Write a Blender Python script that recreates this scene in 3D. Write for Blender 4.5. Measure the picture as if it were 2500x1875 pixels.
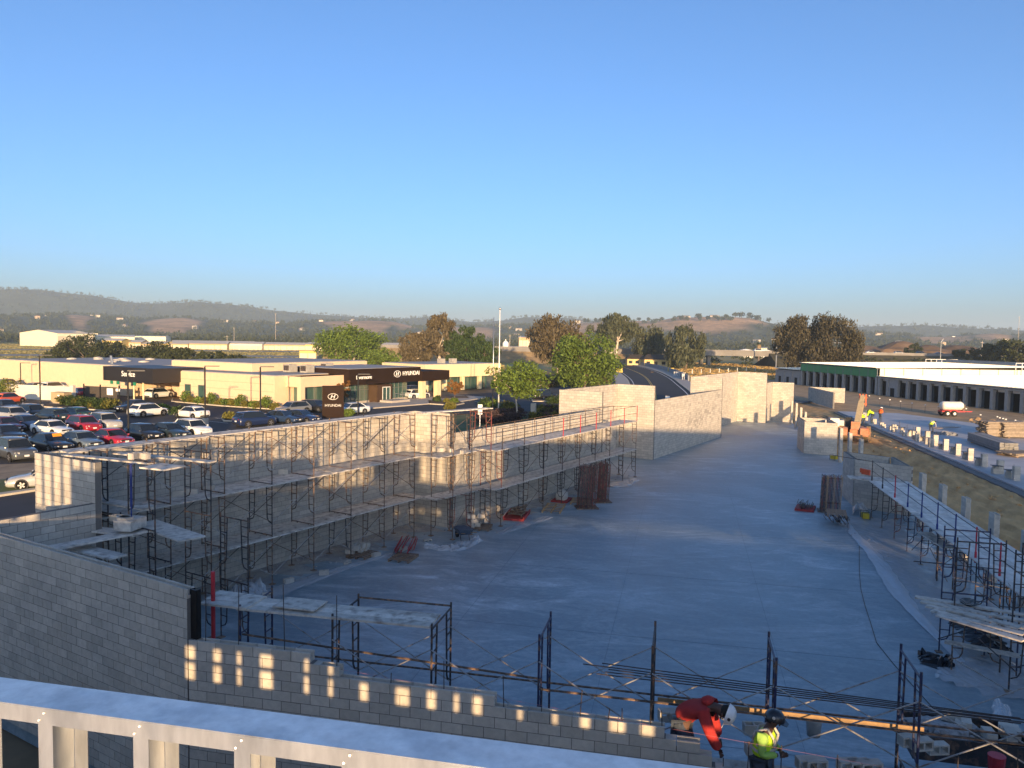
import bpy, bmesh, math, random
import numpy as np
from mathutils import Vector, Matrix
random.seed(7); RNG = np.random.default_rng(7)
scene = bpy.context.scene
for o in list(bpy.data.objects): bpy.data.objects.remove(o, do_unlink=True)
COL = scene.collection
rad = math.radians

# ------------------------------------------------------------------ camera
HEAD, PITCH, ROLL, FPX, CAM_H = 31.5, 3.33, 0.9, 1900.0, 9.75     # surveyed from the block walls (X and Y are the wall directions, z = 0 the slab)
def _basis():
    h, p, r = rad(HEAD), rad(PITCH), rad(ROLL)
    f = Vector((math.cos(h)*math.cos(p), math.sin(h)*math.cos(p), -math.sin(p)))
    rt = Vector((math.sin(h), -math.cos(h), 0)); up = rt.cross(f)
    return f, rt*math.cos(r)+up*math.sin(r), -rt*math.sin(r)+up*math.cos(r)
FWD, RGT, UPV = _basis(); CAM = Vector((0, 0, CAM_H))
cd = bpy.data.cameras.new('camera'); cam = bpy.data.objects.new('camera', cd); COL.objects.link(cam)
m = Matrix((RGT, UPV, -FWD)).transposed().to_4x4(); m.translation = CAM; cam.matrix_world = m
cd.sensor_width = 36.0; cd.lens = FPX/2500*36; cd.clip_start = 0.05; cd.clip_end = 40000
scene.camera = cam
def at(px, py, z=0.0):                       # survey: a point of the photograph known to lie at height z
    d = FWD + RGT*((px-1250)/FPX) - UPV*((py-937.5)/FPX)
    return CAM + d*((z-CAM_H)/d.z)
def at_y(px, py, Y):
    d = FWD + RGT*((px-1250)/FPX) - UPV*((py-937.5)/FPX)
    return CAM + d*(Y/d.y)
def at_d(px, py, D):
    d = FWD + RGT*((px-1250)/FPX) - UPV*((py-937.5)/FPX)
    return CAM + d*D

# ------------------------------------------------------------------ sky, sun, exposure
SUN_EL, SUN_TRAVEL = 5.9, 38.5               # measured on the column shadows
world = bpy.data.worlds.new('World'); scene.world = world; world.use_nodes = True
wn = world.node_tree.nodes; wl = world.node_tree.links; wn.clear()
sky = wn.new('ShaderNodeTexSky'); sky.sky_type = 'NISHITA'; sky.sun_disc = False
sky.sun_elevation = rad(SUN_EL); sky.sun_rotation = rad(90-(SUN_TRAVEL+180))
sky.altitude = 120; sky.air_density = 0.68; sky.dust_density = 1.9; sky.ozone_density = 3.3
bg = wn.new('ShaderNodeBackground'); bg.inputs['Strength'].default_value = 0.135
wo = wn.new('ShaderNodeOutputWorld'); wl.new(sky.outputs[0], bg.inputs[0]); wl.new(bg.outputs[0], wo.inputs[0])
sd = bpy.data.lights.new('sun', 'SUN'); sd.energy = 5.0; sd.angle = rad(0.53); sd.color = (1.0, 0.67, 0.35)
sun = bpy.data.objects.new('sun', sd); COL.objects.link(sun)
tv = Vector((math.cos(rad(SUN_TRAVEL))*math.cos(rad(SUN_EL)), math.sin(rad(SUN_TRAVEL))*math.cos(rad(SUN_EL)), -math.sin(rad(SUN_EL))))
sun.rotation_euler = tv.to_track_quat('-Z', 'Y').to_euler(); sun.location = (-60, -40, 40)
vs = scene.view_settings; vs.view_transform = 'Standard'; vs.look = 'None'; vs.gamma = 1.0; vs.use_curve_mapping = False
vs.exposure = 1.35
scene.render.engine = 'CYCLES'
scene.cycles.max_bounces = 6; scene.cycles.volume_bounces = 0; scene.cycles.transparent_max_bounces = 8

# ------------------------------------------------------------------ helpers
class MB:
    def __init__(s): s.v = []; s.f = []
    def add(s, vs_, fs):
        n = len(s.v); s.v += [tuple(p) for p in vs_]; s.f += [tuple(i+n for i in q) for q in fs]; return s
    def box(s, x, y, z, sx, sy, sz, rz=0.0):     # centre x,y; z = bottom
        c, n = math.cos(rz), math.sin(rz); P = []
        for k in (z, z+sz):
            for a, b in ((-1,-1),(1,-1),(1,1),(-1,1)):
                u, w = a*sx/2, b*sy/2; P.append((x+u*c-w*n, y+u*n+w*c, k))
        return s.add(P, [(3,2,1,0),(4,5,6,7),(0,1,5,4),(1,2,6,5),(2,3,7,6),(3,0,4,7)])
    def tube(s, p, q, r, n=6, r2=None, cap=True):
        p, q = Vector(p), Vector(q); d = (q-p)
        if d.length < 1e-6: return s
        d.normalize(); a = d.orthogonal().normalized(); b = d.cross(a); r2 = r if r2 is None else r2
        P = []
        for c, rr in ((p, r), (q, r2)):
            for i in range(n):
                t = 2*math.pi*i/n; P.append(c + a*(rr*math.cos(t)) + b*(rr*math.sin(t)))
        F = [(i, (i+1) % n, n+(i+1) % n, n+i) for i in range(n)]
        if cap: F += [tuple(range(n-1,-1,-1)), tuple(range(n, 2*n))]
        return s.add(P, F)
    def path(s, pts, r, n=6):
        for i in range(len(pts)-1): s.tube(pts[i], pts[i+1], r, n)
        return s
    def beam(s, p, q, w, h, up=(0,0,1)):          # rectangular bar, w sideways, h along up
        p, q = Vector(p), Vector(q); d = (q-p).normalized(); u = Vector(up); sd_ = d.cross(u)
        if sd_.length < 1e-4: sd_ = d.orthogonal()
        sd_.normalize(); u = sd_.cross(d).normalized(); P = []
        for c in (p, q):
            for a, b in ((-1,-1),(1,-1),(1,1),(-1,1)): P.append(c + sd_*(a*w/2) + u*(b*h/2))
        return s.add(P, [(3,2,1,0),(4,5,6,7),(0,1,5,4),(1,2,6,5),(2,3,7,6),(3,0,4,7)])
    def prism(s, pts, z0, z1):
        n = len(pts); P = [(x, y, z0) for x, y in pts] + [(x, y, z1) for x, y in pts]
        return s.add(P, [tuple(range(n-1,-1,-1)), tuple(range(n, 2*n))] + [(i, (i+1) % n, n+(i+1) % n, n+i) for i in range(n)])
    def lathe(s, prof, cx=0, cy=0, n=14):         # prof: (r, z) from bottom to top
        P = [(cx+r*math.cos(2*math.pi*i/n), cy+r*math.sin(2*math.pi*i/n), z) for r, z in prof for i in range(n)]
        F = [(k*n+i, k*n+(i+1) % n, (k+1)*n+(i+1) % n, (k+1)*n+i) for k in range(len(prof)-1) for i in range(n)]
        F += [tuple(range(n-1,-1,-1)), tuple(range((len(prof)-1)*n, len(prof)*n))]
        return s.add(P, F)
    def loft(s, secs, close=True):                # list of equal-length point rings
        n = len(secs[0]); P = [p for c in secs for p in c]; F = []
        for k in range(len(secs)-1):
            for i in range(n if close else n-1): F.append((k*n+i, k*n+(i+1) % n, (k+1)*n+(i+1) % n, (k+1)*n+i))
        if close: F += [tuple(range(n-1,-1,-1)), tuple(range((len(secs)-1)*n, len(secs)*n))]
        return s.add(P, F)
    def blob(s, c, r, seed=0, sub=2, rough=.25):
        rn = random.Random(seed); b = bmesh.new(); bmesh.ops.create_icosphere(b, subdivisions=sub, radius=1)
        ph = [rn.uniform(0, 6.28) for _ in range(6)]
        P = []
        for v in b.verts:
            k = 1+rough*(math.sin(3*v.co.x+ph[0])*math.sin(4*v.co.y+ph[1])+.6*math.sin(7*v.co.z+ph[2])*math.sin(6*v.co.x+ph[3]))
            P.append((c[0]+v.co.x*r[0]*k, c[1]+v.co.y*r[1]*k, c[2]+v.co.z*r[2]*k))
        b.verts.index_update(); F = [tuple(v.index for v in f.verts) for f in b.faces]; b.free()
        return s.add(P, F)
    def mesh(s, name, mat=None, smooth=False):
        me = bpy.data.meshes.new(name); me.from_pydata(s.v, [], s.f); me.update()
        if mat: me.materials.append(mat)
        if smooth: me.polygons.foreach_set('use_smooth', [True]*len(me.polygons))
        return me
    def build(s, name, mat=None, parent=None, smooth=False):
        return link(name, s.mesh(name, mat, smooth), parent)
def link(name, me, parent=None, loc=None, rz=None, scale=None):
    o = bpy.data.objects.new(name, me); COL.objects.link(o)
    if parent is not None: o.parent = parent
    if loc is not None: o.location = loc
    if rz is not None: o.rotation_euler = (0, 0, rz)
    if scale is not None: o.scale = scale
    return o
def tag(o, label, cat, group=None):
    o['label'] = label; o['category'] = cat
    if group: o['group'] = group
    return o
def thing(name, label, cat, loc=(0,0,0), rz=0.0, group=None):
    o = link(name, None, None, loc, rz); o.empty_display_size = 0.2; return tag(o, label, cat, group)
def struct(o): o['kind'] = 'structure'; return o
def stuff(o): o['kind'] = 'stuff'; return o
def dup(root, loc, rz=None, label=None, group=None, color=None):
    def cp(o, par):
        c = o.copy(); COL.objects.link(c); c.parent = par
        if color is not None: c.color = color
        for ch in o.children: cp(ch, c)
        return c
    r = cp(root, None); r.location = loc
    if rz is not None: r.rotation_euler = (0, 0, rz)
    if label: r['label'] = label
    if group: r['group'] = group
    return r
ORD = ['first','second','third','fourth','fifth','sixth','seventh','eighth','ninth','tenth','eleventh','twelfth','thirteenth','fourteenth','fifteenth','sixteenth']

# ------------------------------------------------------------------ materials
MATS = {}
def mat(name, col, rough=.8, var=.12, scale=4.0, metal=0.0, rnd=0.0, bump=0.0, bscale=30.0, col2=None, mixscale=1.0, lo=.4, hi=.6, stretch=(1,1,1), space='pos', spec=.5, trans=0.0, alpha=1.0, objcol=False, detail=4.0, coat=0.0, rot=0.0):
    if name in MATS: return MATS[name]
    M = bpy.data.materials.new(name); M.use_nodes = True; t = M.node_tree; N = t.nodes; L = t.links
    b = N['Principled BSDF']; b.inputs['Roughness'].default_value = rough; b.inputs['Metallic'].default_value = metal
    b.inputs['Specular IOR Level'].default_value = spec
    if coat: b.inputs['Coat Weight'].default_value = coat; b.inputs['Coat Roughness'].default_value = .05
    if space == 'pos': src = N.new('ShaderNodeNewGeometry').outputs['Position']
    else: src = N.new('ShaderNodeTexCoord').outputs['Object']
    mp = N.new('ShaderNodeMapping'); mp.inputs['Scale'].default_value = stretch
    if rot: rm_ = N.new('ShaderNodeMapping'); rm_.inputs['Rotation'].default_value = (0, 0, rot); L.new(src, rm_.inputs['Vector']); src = rm_.outputs[0]
    L.new(src, mp.inputs['Vector']); vec = mp.outputs[0]
    rgb = N.new('ShaderNodeRGB'); rgb.outputs[0].default_value = (*col, 1); c = rgb.outputs[0]
    if objcol: c = N.new('ShaderNodeObjectInfo').outputs['Color']
    if col2 is not None:
        n2 = N.new('ShaderNodeTexNoise'); n2.inputs['Scale'].default_value = mixscale; n2.inputs['Detail'].default_value = 6; L.new(vec, n2.inputs['Vector'])
        r2 = N.new('ShaderNodeMapRange'); r2.inputs[1].default_value = lo; r2.inputs[2].default_value = hi; L.new(n2.outputs['Fac'], r2.inputs[0])
        mx = N.new('ShaderNodeMix'); mx.data_type = 'RGBA'; L.new(r2.outputs[0], mx.inputs[0]); L.new(c, mx.inputs[6]); mx.inputs[7].default_value = (*col2, 1); c = mx.outputs[2]
    if var or rnd:
        f = None
        if var:
            n1 = N.new('ShaderNodeTexNoise'); n1.inputs['Scale'].default_value = scale; n1.inputs['Detail'].default_value = detail; n1.inputs['Roughness'].default_value = .6; L.new(vec, n1.inputs['Vector'])
            r1 = N.new('ShaderNodeMapRange'); r1.inputs[1].default_value = .25; r1.inputs[2].default_value = .75; r1.inputs[3].default_value = 1-var; r1.inputs[4].default_value = 1+var; L.new(n1.outputs['Fac'], r1.inputs[0]); f = r1.outputs[0]
        if rnd:
            a = N.new('ShaderNodeObjectInfo').outputs['Random']; g = N.new('ShaderNodeNewGeometry').outputs['Random Per Island']
            ad = N.new('ShaderNodeMath'); L.new(a, ad.inputs[0]); L.new(g, ad.inputs[1]); fr = N.new('ShaderNodeMath'); fr.operation = 'FRACT'; L.new(ad.outputs[0], fr.inputs[0])
            r3 = N.new('ShaderNodeMapRange'); r3.inputs[3].default_value = 1-rnd; r3.inputs[4].default_value = 1+rnd; L.new(fr.outputs[0], r3.inputs[0])
            if f is None: f = r3.outputs[0]
            else:
                mu = N.new('ShaderNodeMath'); mu.operation = 'MULTIPLY'; L.new(f, mu.inputs[0]); L.new(r3.outputs[0], mu.inputs[1]); f = mu.outputs[0]
        vm = N.new('ShaderNodeVectorMath'); vm.operation = 'SCALE'; L.new(c, vm.inputs[0]); L.new(f, vm.inputs['Scale']); c = vm.outputs[0]
    L.new(c, b.inputs['Base Color'])
    if bump:
        nb = N.new('ShaderNodeTexNoise'); nb.inputs['Scale'].default_value = bscale; nb.inputs['Detail'].default_value = 4; L.new(vec, nb.inputs['Vector'])
        bp = N.new('ShaderNodeBump'); bp.inputs['Strength'].default_value = bump; bp.inputs['Distance'].default_value = .02; L.new(nb.outputs['Fac'], bp.inputs['Height']); L.new(bp.outputs[0], b.inputs['Normal'])
    if trans: b.inputs['Transmission Weight'].default_value = trans
    if alpha < 1: b.inputs['Alpha'].default_value = alpha
    MATS[name] = M; return M
def leafmat(name, col, rnd=.35, trans=.25):
    if name in MATS: return MATS[name]
    M = mat(name, col, .6, .15, .6, rnd=rnd, spec=.25); t = M.node_tree; N = t.nodes; L = t.links
    b = N['Principled BSDF']; tr = N.new('ShaderNodeBsdfTranslucent'); mx = N.new('ShaderNodeMixShader'); mx.inputs[0].default_value = trans
    src = b.inputs['Base Color'].links[0].from_socket; L.new(src, tr.inputs['Color']); L.new(b.outputs[0], mx.inputs[1]); L.new(tr.outputs[0], mx.inputs[2])
    L.new(mx.outputs[0], N['Material Output'].inputs['Surface']); return M
BLOCK = mat('concrete_block', (.50,.46,.40), .92, .12, 9, rnd=.13, bump=.3, bscale=45, col2=(.44,.41,.365), mixscale=.9, lo=.45, hi=.7, spec=.2)
MORTAR = mat('mortar', (.17,.16,.15), .95, .1, 20, spec=.2)
STEELR = mat('rusty_scaffold_steel', (.10,.075,.06), .65, .4, 9, metal=.2, col2=(.26,.16,.10), mixscale=7, lo=.45, hi=.6)
STEELD = mat('dark_scaffold_steel', (.045,.042,.045), .6, .3, 9, metal=.2, col2=(.16,.10,.07), mixscale=6, lo=.52, hi=.62)
GALV = mat('galvanised_brace', (.42,.41,.40), .45, .3, 12, metal=.6, col2=(.22,.17,.13), mixscale=6, lo=.52, hi=.68)
REDP = mat('red_post_paint', (.45,.022,.035), .5, .2, 12)
BLUEP = mat('blue_post_paint', (.02,.035,.17), .5, .25, 12)
REBAR = mat('rebar_steel', (.05,.04,.038), .7, .3, 20)
PLANK = mat('plank_wood', (.56,.52,.46), .85, .22, 3, rnd=.16, stretch=(2,2,2), bump=.2, bscale=25, col2=(.30,.26,.22), mixscale=2.2, lo=.5, hi=.68)
WOOD = mat('raw_wood', (.38,.24,.12), .85, .25, 6, rnd=.15)
PALLET = mat('pallet_wood', (.22,.15,.10), .9, .3, 8, rnd=.2)
BLACK = mat('black_metal', (.012,.012,.013), .5, .1, 5)
DARK = mat('dark_void', (.01,.01,.012), .9, 0)
WHITEP = mat('white_paint', (.78,.77,.74), .6, .06, 2)
RUBBER = mat('rubber', (.018,.018,.018), .9, .2, 10)
CHROME = mat('bare_metal', (.5,.5,.5), .35, .1, 10, metal=.9)
# ------------------------------------------------------------------ terrain
FAR = np.array([(-900,60),(-300,80),(0,94),(90,98),(225,89),(350,72),(470,80),(560,78),(700,63),(850,52),(960,48),(1050,55),(1150,44),(1300,55),(1450,53),(1600,45),(1800,40),(2000,40),(2150,45),(2250,46),(2400,40),(2500,38),(3400,45)], float)
MID = np.array([(-900,20),(0,26),(170,38),(230,34),(330,30),(450,36),(560,28),(700,26),(830,36),(900,40),(960,38),(1020,26),(1150,30),(1300,32),(1400,40),(1450,30),(1600,20),(1900,26),(2000,30),(2150,22),(2300,18),(2420,27),(2480,22),(3400,20)], float)
RHT = np.array([(-900,0),(1280,0),(1380,34),(1450,44),(1520,48),(1590,46),(1650,56),(1700,58),(1770,60),(1830,54),(1900,40),(1980,22),(2060,6),(2200,0),(3400,0)], float)
def sm(x): x = np.clip(x, 0, 1); return x*x*(3-2*x)
def bearing_t(x, y):
    a = rad(HEAD) - np.arctan2(y, x); a = (a+np.pi) % (2*np.pi)-np.pi
    return 1250+1900*np.tan(np.clip(a, -1.15, 1.15)), a
def wob(x, y, s, k=0):
    return np.sin(x/s+1.3*k)*np.sin(y/s*1.13+.7*k)+.5*np.sin(x/s*2.3+y/s*1.1+k)+.3*np.sin(x/s*4.1-y/s*3.7+2*k)
def terr(x, y):
    x = np.asarray(x, float); y = np.asarray(y, float); r = np.hypot(x, y); t, a = bearing_t(x, y)
    back = np.where(np.abs(a) > 1.2, .35, 1.0)
    z = -.45 - .6*sm((r-230)/200)
    z = z + 15*sm((r-1300)/1900)
    far = (np.interp(t, FAR[:,0], FAR[:,1])*.88/1900*3600+CAM_H*.6)*sm((r-2650)/950)
    z = np.where(r > 2650, np.maximum(z, z*.3+far + 9*wob(x, y, 170)*sm((r-2650)/500)*(1-sm((r-3480)/120))), z)
    mid = (np.interp(t, MID[:,0], MID[:,1])/1900*2150+CAM_H)*np.exp(-((r-2150)/480)**2) + 3.2*wob(x, y, 150, 2)*np.exp(-((r-2000)/700)**2)
    rh = (np.interp(t, RHT[:,0], RHT[:,1])/1900*1900+CAM_H*.9*(np.interp(t, RHT[:,0], RHT[:,1]) > 1))*np.exp(-(np.maximum(np.abs(r-1950)-60, 0)/330)**2)
    rh = rh + 2.2*wob(x, y, 60, 4)*np.exp(-((r-1900)/350)**2)*(rh > 6)
    z = np.where(r > 900, np.maximum(np.maximum(z, mid*back), rh*back), z)
    return z
ths = np.concatenate([np.arange(-46, 46.01, .3), np.arange(52, 310, 7.0)])
azs = np.radians(HEAD-ths); nA = len(azs)
rs = np.concatenate([[3, 30, 80, 150], np.geomspace(230, 9000, 92)]); nR = len(rs)
AA, RR = np.meshgrid(azs, rs); gx = RR*np.cos(AA); gy = RR*np.sin(AA); gz = terr(gx, gy)
V = np.stack([gx, gy, gz], -1).reshape(-1, 3); F = []
for k in range(nR-1):
    for i in range(nA):
        j = (i+1) % nA; F.append((k*nA+i, (k+1)*nA+i, (k+1)*nA+j, k*nA+j))
F.append(tuple(range(nA)))
me = bpy.data.meshes.new('ground'); me.from_pydata([tuple(p) for p in V], [], F); me.update()
me.polygons.foreach_set('use_smooth', [True]*len(me.polygons))
# land cover, a colour per vertex: site dirt, airfield grass, scrub, dry hill grass
tt, _ = bearing_t(V[:,0], V[:,1]); rr = np.hypot(V[:,0], V[:,1])
def tan_mask(x, y):
    x = np.asarray(x, float); y = np.asarray(y, float); r = np.hypot(x, y); t, _ = bearing_t(x, y)
    mk = np.exp(-((t-1690)/190)**2)*np.exp(-((r-1820)/260)**2)*1.25
    mk = np.maximum(mk, np.exp(-((t-1420)/90)**2)*np.exp(-((r-1800)/260)**2))
    for c, w, rc in ((195,40,1870),(420,85,1830),(880,100,1870),(1380,60,1870),(1150,70,1750),(2420,60,1950),(1100,45,1930),(690,50,2500),(980,40,1980),(2300,80,1900)):
        mk = np.maximum(mk, np.exp(-((t-c)/w)**2)*np.exp(-((r-rc)/270)**2)*1.1)
    return mk + .16*wob(x, y, 90, 1)
dirt = np.array((.23,.165,.10)); field = np.array((.36,.33,.09)); dry = np.array((.46,.33,.15)); scrub = np.array((.062,.075,.046)); tan = np.array((.42,.26,.14))
cv = np.repeat(dirt[None], len(V), 0)
w1 = sm((rr-150)/130)[:,None]; band = (.5+.5*np.sin(rr/23.+wob(V[:,0],V[:,1],60)))[:,None]
fld = field*(1-.35*band)+dry*.35*band
fld = np.where((tt > 1250)[:,None], dry*.75+field*.25, fld)
cv = cv*(1-w1)+fld*w1
w2 = sm((rr-760)/160)[:,None]; cv = cv*(1-w2)+scrub*w2
w3 = sm((tan_mask(V[:,0], V[:,1])-.45)/.25)[:,None]*(rr > 1300)[:,None]; cv = cv*(1-w3)+tan*w3
ca = me.color_attributes.new('cover', 'FLOAT_COLOR', 'POINT'); ca.data.foreach_set('color', np.concatenate([cv, np.ones((len(V),1))], 1).ravel())
M = bpy.data.materials.new('land'); M.use_nodes = True; N = M.node_tree.nodes; L = M.node_tree.links; b = N['Principled BSDF']; b.inputs['Roughness'].default_value = .95; b.inputs['Specular IOR Level'].default_value = .15
at_ = N.new('ShaderNodeAttribute'); at_.attribute_name = 'cover'; g = N.new('ShaderNodeNewGeometry')
no = N.new('ShaderNodeTexNoise'); no.inputs['Scale'].default_value = .12; no.inputs['Detail'].default_value = 9; no.inputs['Roughness'].default_value = .7; L.new(g.outputs['Position'], no.inputs['Vector'])
mr = N.new('ShaderNodeMapRange'); mr.inputs[1].default_value = .3; mr.inputs[2].default_value = .7; mr.inputs[3].default_value = .65; mr.inputs[4].default_value = 1.35; L.new(no.outputs['Fac'], mr.inputs[0])
n2 = N.new('ShaderNodeTexNoise'); n2.inputs['Scale'].default_value = .014; n2.inputs['Detail'].default_value = 10; n2.inputs['Roughness'].default_value = .75; L.new(g.outputs['Position'], n2.inputs['Vector'])
m2 = N.new('ShaderNodeMapRange'); m2.inputs[1].default_value = .35; m2.inputs[2].default_value = .65; m2.inputs[3].default_value = .55; m2.inputs[4].default_value = 1.5; L.new(n2.outputs['Fac'], m2.inputs[0]); mm = N.new('ShaderNodeMath'); mm.operation = 'MULTIPLY'; L.new(mr.outputs[0], mm.inputs[0]); L.new(m2.outputs[0], mm.inputs[1])
vm = N.new('ShaderNodeVectorMath'); vm.operation = 'SCALE'; L.new(at_.outputs['Color'], vm.inputs[0]); L.new(mm.outputs[0], vm.inputs['Scale']); L.new(vm.outputs[0], b.inputs['Base Color'])
me.materials.append(M); struct(link('ground', me))

# ------------------------------------------------------------------ flat sheets: slabs, asphalt, dirt, pavements
def sheet(name, pts, z, m, thick=None, sub=None):
    mb = MB(); n = len(pts)
    if thick: mb.prism(pts, z-thick, z)
    else: mb.add([(x, y, z) for x, y in pts], [tuple(range(n))])
    return struct(mb.build(name, m))
SLAB = bpy.data.materials.new('site_slab_concrete'); SLAB.use_nodes = True; N = SLAB.node_tree.nodes; L = SLAB.node_tree.links; b = N['Principled BSDF']; b.inputs['Specular IOR Level'].default_value = .5
g = N.new('ShaderNodeNewGeometry')
def sn(scale, stretch, rot, det=8, rough=.65, dist=0.0):
    r_ = N.new('ShaderNodeMapping'); r_.inputs['Rotation'].default_value = (0, 0, rot); L.new(g.outputs['Position'], r_.inputs[0]); s_ = N.new('ShaderNodeMapping'); s_.inputs['Scale'].default_value = stretch; L.new(r_.outputs[0], s_.inputs[0])
    n = N.new('ShaderNodeTexNoise'); n.inputs['Scale'].default_value = scale; n.inputs['Detail'].default_value = det; n.inputs['Roughness'].default_value = rough; n.inputs['Distortion'].default_value = dist; L.new(s_.outputs[0], n.inputs['Vector']); return n.outputs['Fac']
def mr_(src, a, c, d=0.0, e=1.0):
    m_ = N.new('ShaderNodeMapRange'); m_.inputs[1].default_value = a; m_.inputs[2].default_value = c; m_.inputs[3].default_value = d; m_.inputs[4].default_value = e; L.new(src, m_.inputs[0]); return m_.outputs[0]
def mul(a, c, op='MULTIPLY'):
    m_ = N.new('ShaderNodeMath'); m_.operation = op; L.new(a, m_.inputs[0])
    if isinstance(c, float): m_.inputs[1].default_value = c
    else: L.new(c, m_.inputs[1])
    return m_.outputs[0]
big = mr_(sn(.09, (1,1,1), 0, 3), .42, .62); trowel = mr_(sn(.55, (.42,1.0,1), rad(60), 10, .74, 1.4), .47, .66); fine = mr_(sn(2.6, (.35,1,1), rad(78), 8, .7), .50, .78); dustn = mr_(sn(.22, (1,.6,1), rad(20), 6), .45, .7)
fac = mul(mul(trowel, mr_(big, 0, 1, .35, 1.0)), mul(fine, .5), 'ADD')
mx = N.new('ShaderNodeMix'); mx.data_type = 'RGBA'; mx.clamp_factor = True; L.new(fac, mx.inputs[0]); mx.inputs[6].default_value = (.215,.29,.335,1); mx.inputs[7].default_value = (.56,.62,.65,1)
vm = N.new('ShaderNodeVectorMath'); vm.operation = 'SCALE'; L.new(mx.outputs[2], vm.inputs[0]); L.new(mul(mr_(sn(6, (1,1,1), 0, 6), .3, .7, .88, 1.12), mr_(dustn, 0, 1, .86, 1.12)), vm.inputs['Scale']); L.new(vm.outputs[0], b.inputs['Base Color']); L.new(mr_(fac, 0, 1, .46, .75), b.inputs['Roughness'])
SLAB2 = mat('far_slab_concrete', (.40,.40,.41), .6, .10, .6, col2=(.48,.47,.46), mixscale=.3, lo=.4, hi=.7)
ASPH = mat('asphalt', (.040,.041,.046), .85, .18, .25, col2=(.052,.052,.056), mixscale=.12, lo=.4, hi=.65, spec=.35)
ROADM = mat('road_asphalt', (.036,.036,.038), .85, .12, .2, spec=.3)
CONC = mat('pavement_concrete', (.42,.38,.33), .85, .1, 1.5)
CURBM = mat('kerb_concrete', (.50,.45,.36), .85, .1, 3)
MARK = mat('road_paint_white', (.72,.71,.68), .7, .2, 4)
MARKY = mat('road_paint_yellow', (.62,.42,.06), .7, .2, 4)
DIRT = mat('site_dirt', (.62,.385,.175), .95, .25, .9, stretch=(.5,1.7,1), bump=.6, bscale=2.2, col2=(.48,.295,.13), mixscale=.55, lo=.42, hi=.66, spec=.1)
SOIL = mat('planting_soil', (.10,.065,.04), .95, .3, 3)
U1 = Vector((math.cos(rad(19)), math.sin(rad(19)), 0)); U2 = Vector((math.sin(rad(19)), -math.cos(rad(19)), 0))   # slanted building line and its normal to the right
K = Vector((9.62, 13.4, 0))
KR = K + U2*23.0
def on_cols(X): return 2.8+math.tan(rad(19))*(X-47.2)
e0 = Vector((KR.x, on_cols(KR.x), 0))
slab_pts = [(9.75,13.45),(9.75,22.45),(13.2,22.45),(13.2,25.6),(32.2,25.6),(32.2,23.3),(50.35,23.3),(50.35,26.6),(60.35,26.6),(60.35,23.4),(79.35,23.4),(79.35,26.5),(96.65,26.5),(96.65,23),(99.65,23),(99.65,20.7),(99.2,on_cols(99.2)-.35),(e0.x,on_cols(e0.x)-.35)]
sheet('building_slab', slab_pts[::-1], 0.0, SLAB, .4)
# saw-cut control joints and the air hose of the slab
JOINT = mat('saw_cut_joint', (.13,.17,.20), .9, 0)
mb = MB()
for o_ in (2.2, 7.4, 12.6):
    a = K+U2*o_+U1*1.0; q = a+U1*(34 if o_ < 8 else 40); mb.beam((a.x,a.y,.003), (q.x,q.y,.003), .007, .004)
for s_ in (5.5, 12.0, 19.0, 27.0):
    a = K+U1*s_+U2*.6; q = K+U1*s_+U2*17.5; mb.beam((a.x,a.y,.003), (q.x,q.y,.003), .007, .004)
struct(mb.build('slab_joint_lines', JOINT))
# dirt drive between the slabs, second slab with its footing step
d0 = [at(2500,1201), at(2374.6,1141), at(2236,1084), at(2117,1037)]
SE = Vector((62.2,-2.4,0)); UD = Vector((math.cos(rad(20)), math.sin(rad(20)), 0)); UN = Vector((math.sin(rad(20)), -math.cos(rad(20)), 0))
def s2(a, w): p = SE+UD*a+UN*w; return (p.x, p.y)
nx_, ny_ = 340, 46; V_ = []; F_ = []                 # rutted dirt: a displaced strip from the column line to the footing
for i in range(nx_):
    X_ = 15+i*.29
    ya, yb = on_cols(X_)-.3, (SE+UD*((X_-SE.x)/UD.x)+UN*.1).y-1.2
    for j in range(ny_):
        f_ = j/(ny_-1); Y_ = ya*(1-f_)+yb*f_; e_ = min(1, 8*f_*(1-f_)); w_ = (Y_-ya)
        h_ = .05*math.sin(w_*4.6+.5*math.sin(X_*.21))+.035*math.sin(w_*9.7+X_*.12)+.04*math.sin(X_*1.1+w_*2.1)*math.sin(w_*1.7)+.03*math.sin(X_*2.7-w_*3.3)+random.gauss(0,.012)
        V_.append((X_, Y_, -.09+h_*e_))
for i in range(nx_-1):
    for j in range(ny_-1): F_.append((i*ny_+j, i*ny_+j+1, (i+1)*ny_+j+1, (i+1)*ny_+j))
struct(MB().add(V_, F_).build('dirt_drive', DIRT, None, True))
sheet('second_slab', [s2(-14,0), s2(-14,26), s2(6,28), s2(28,20.5), s2(47,14.5), s2(60,8), s2(60,0)], .16, SLAB2, .5)
sheet('slab_footing', [s2(-16,-.85), s2(-16,.3), s2(60,.3), s2(60,-.55)], .05, mat('wet_footing', (.16,.155,.15), .8, .2, 2), .4)
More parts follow.
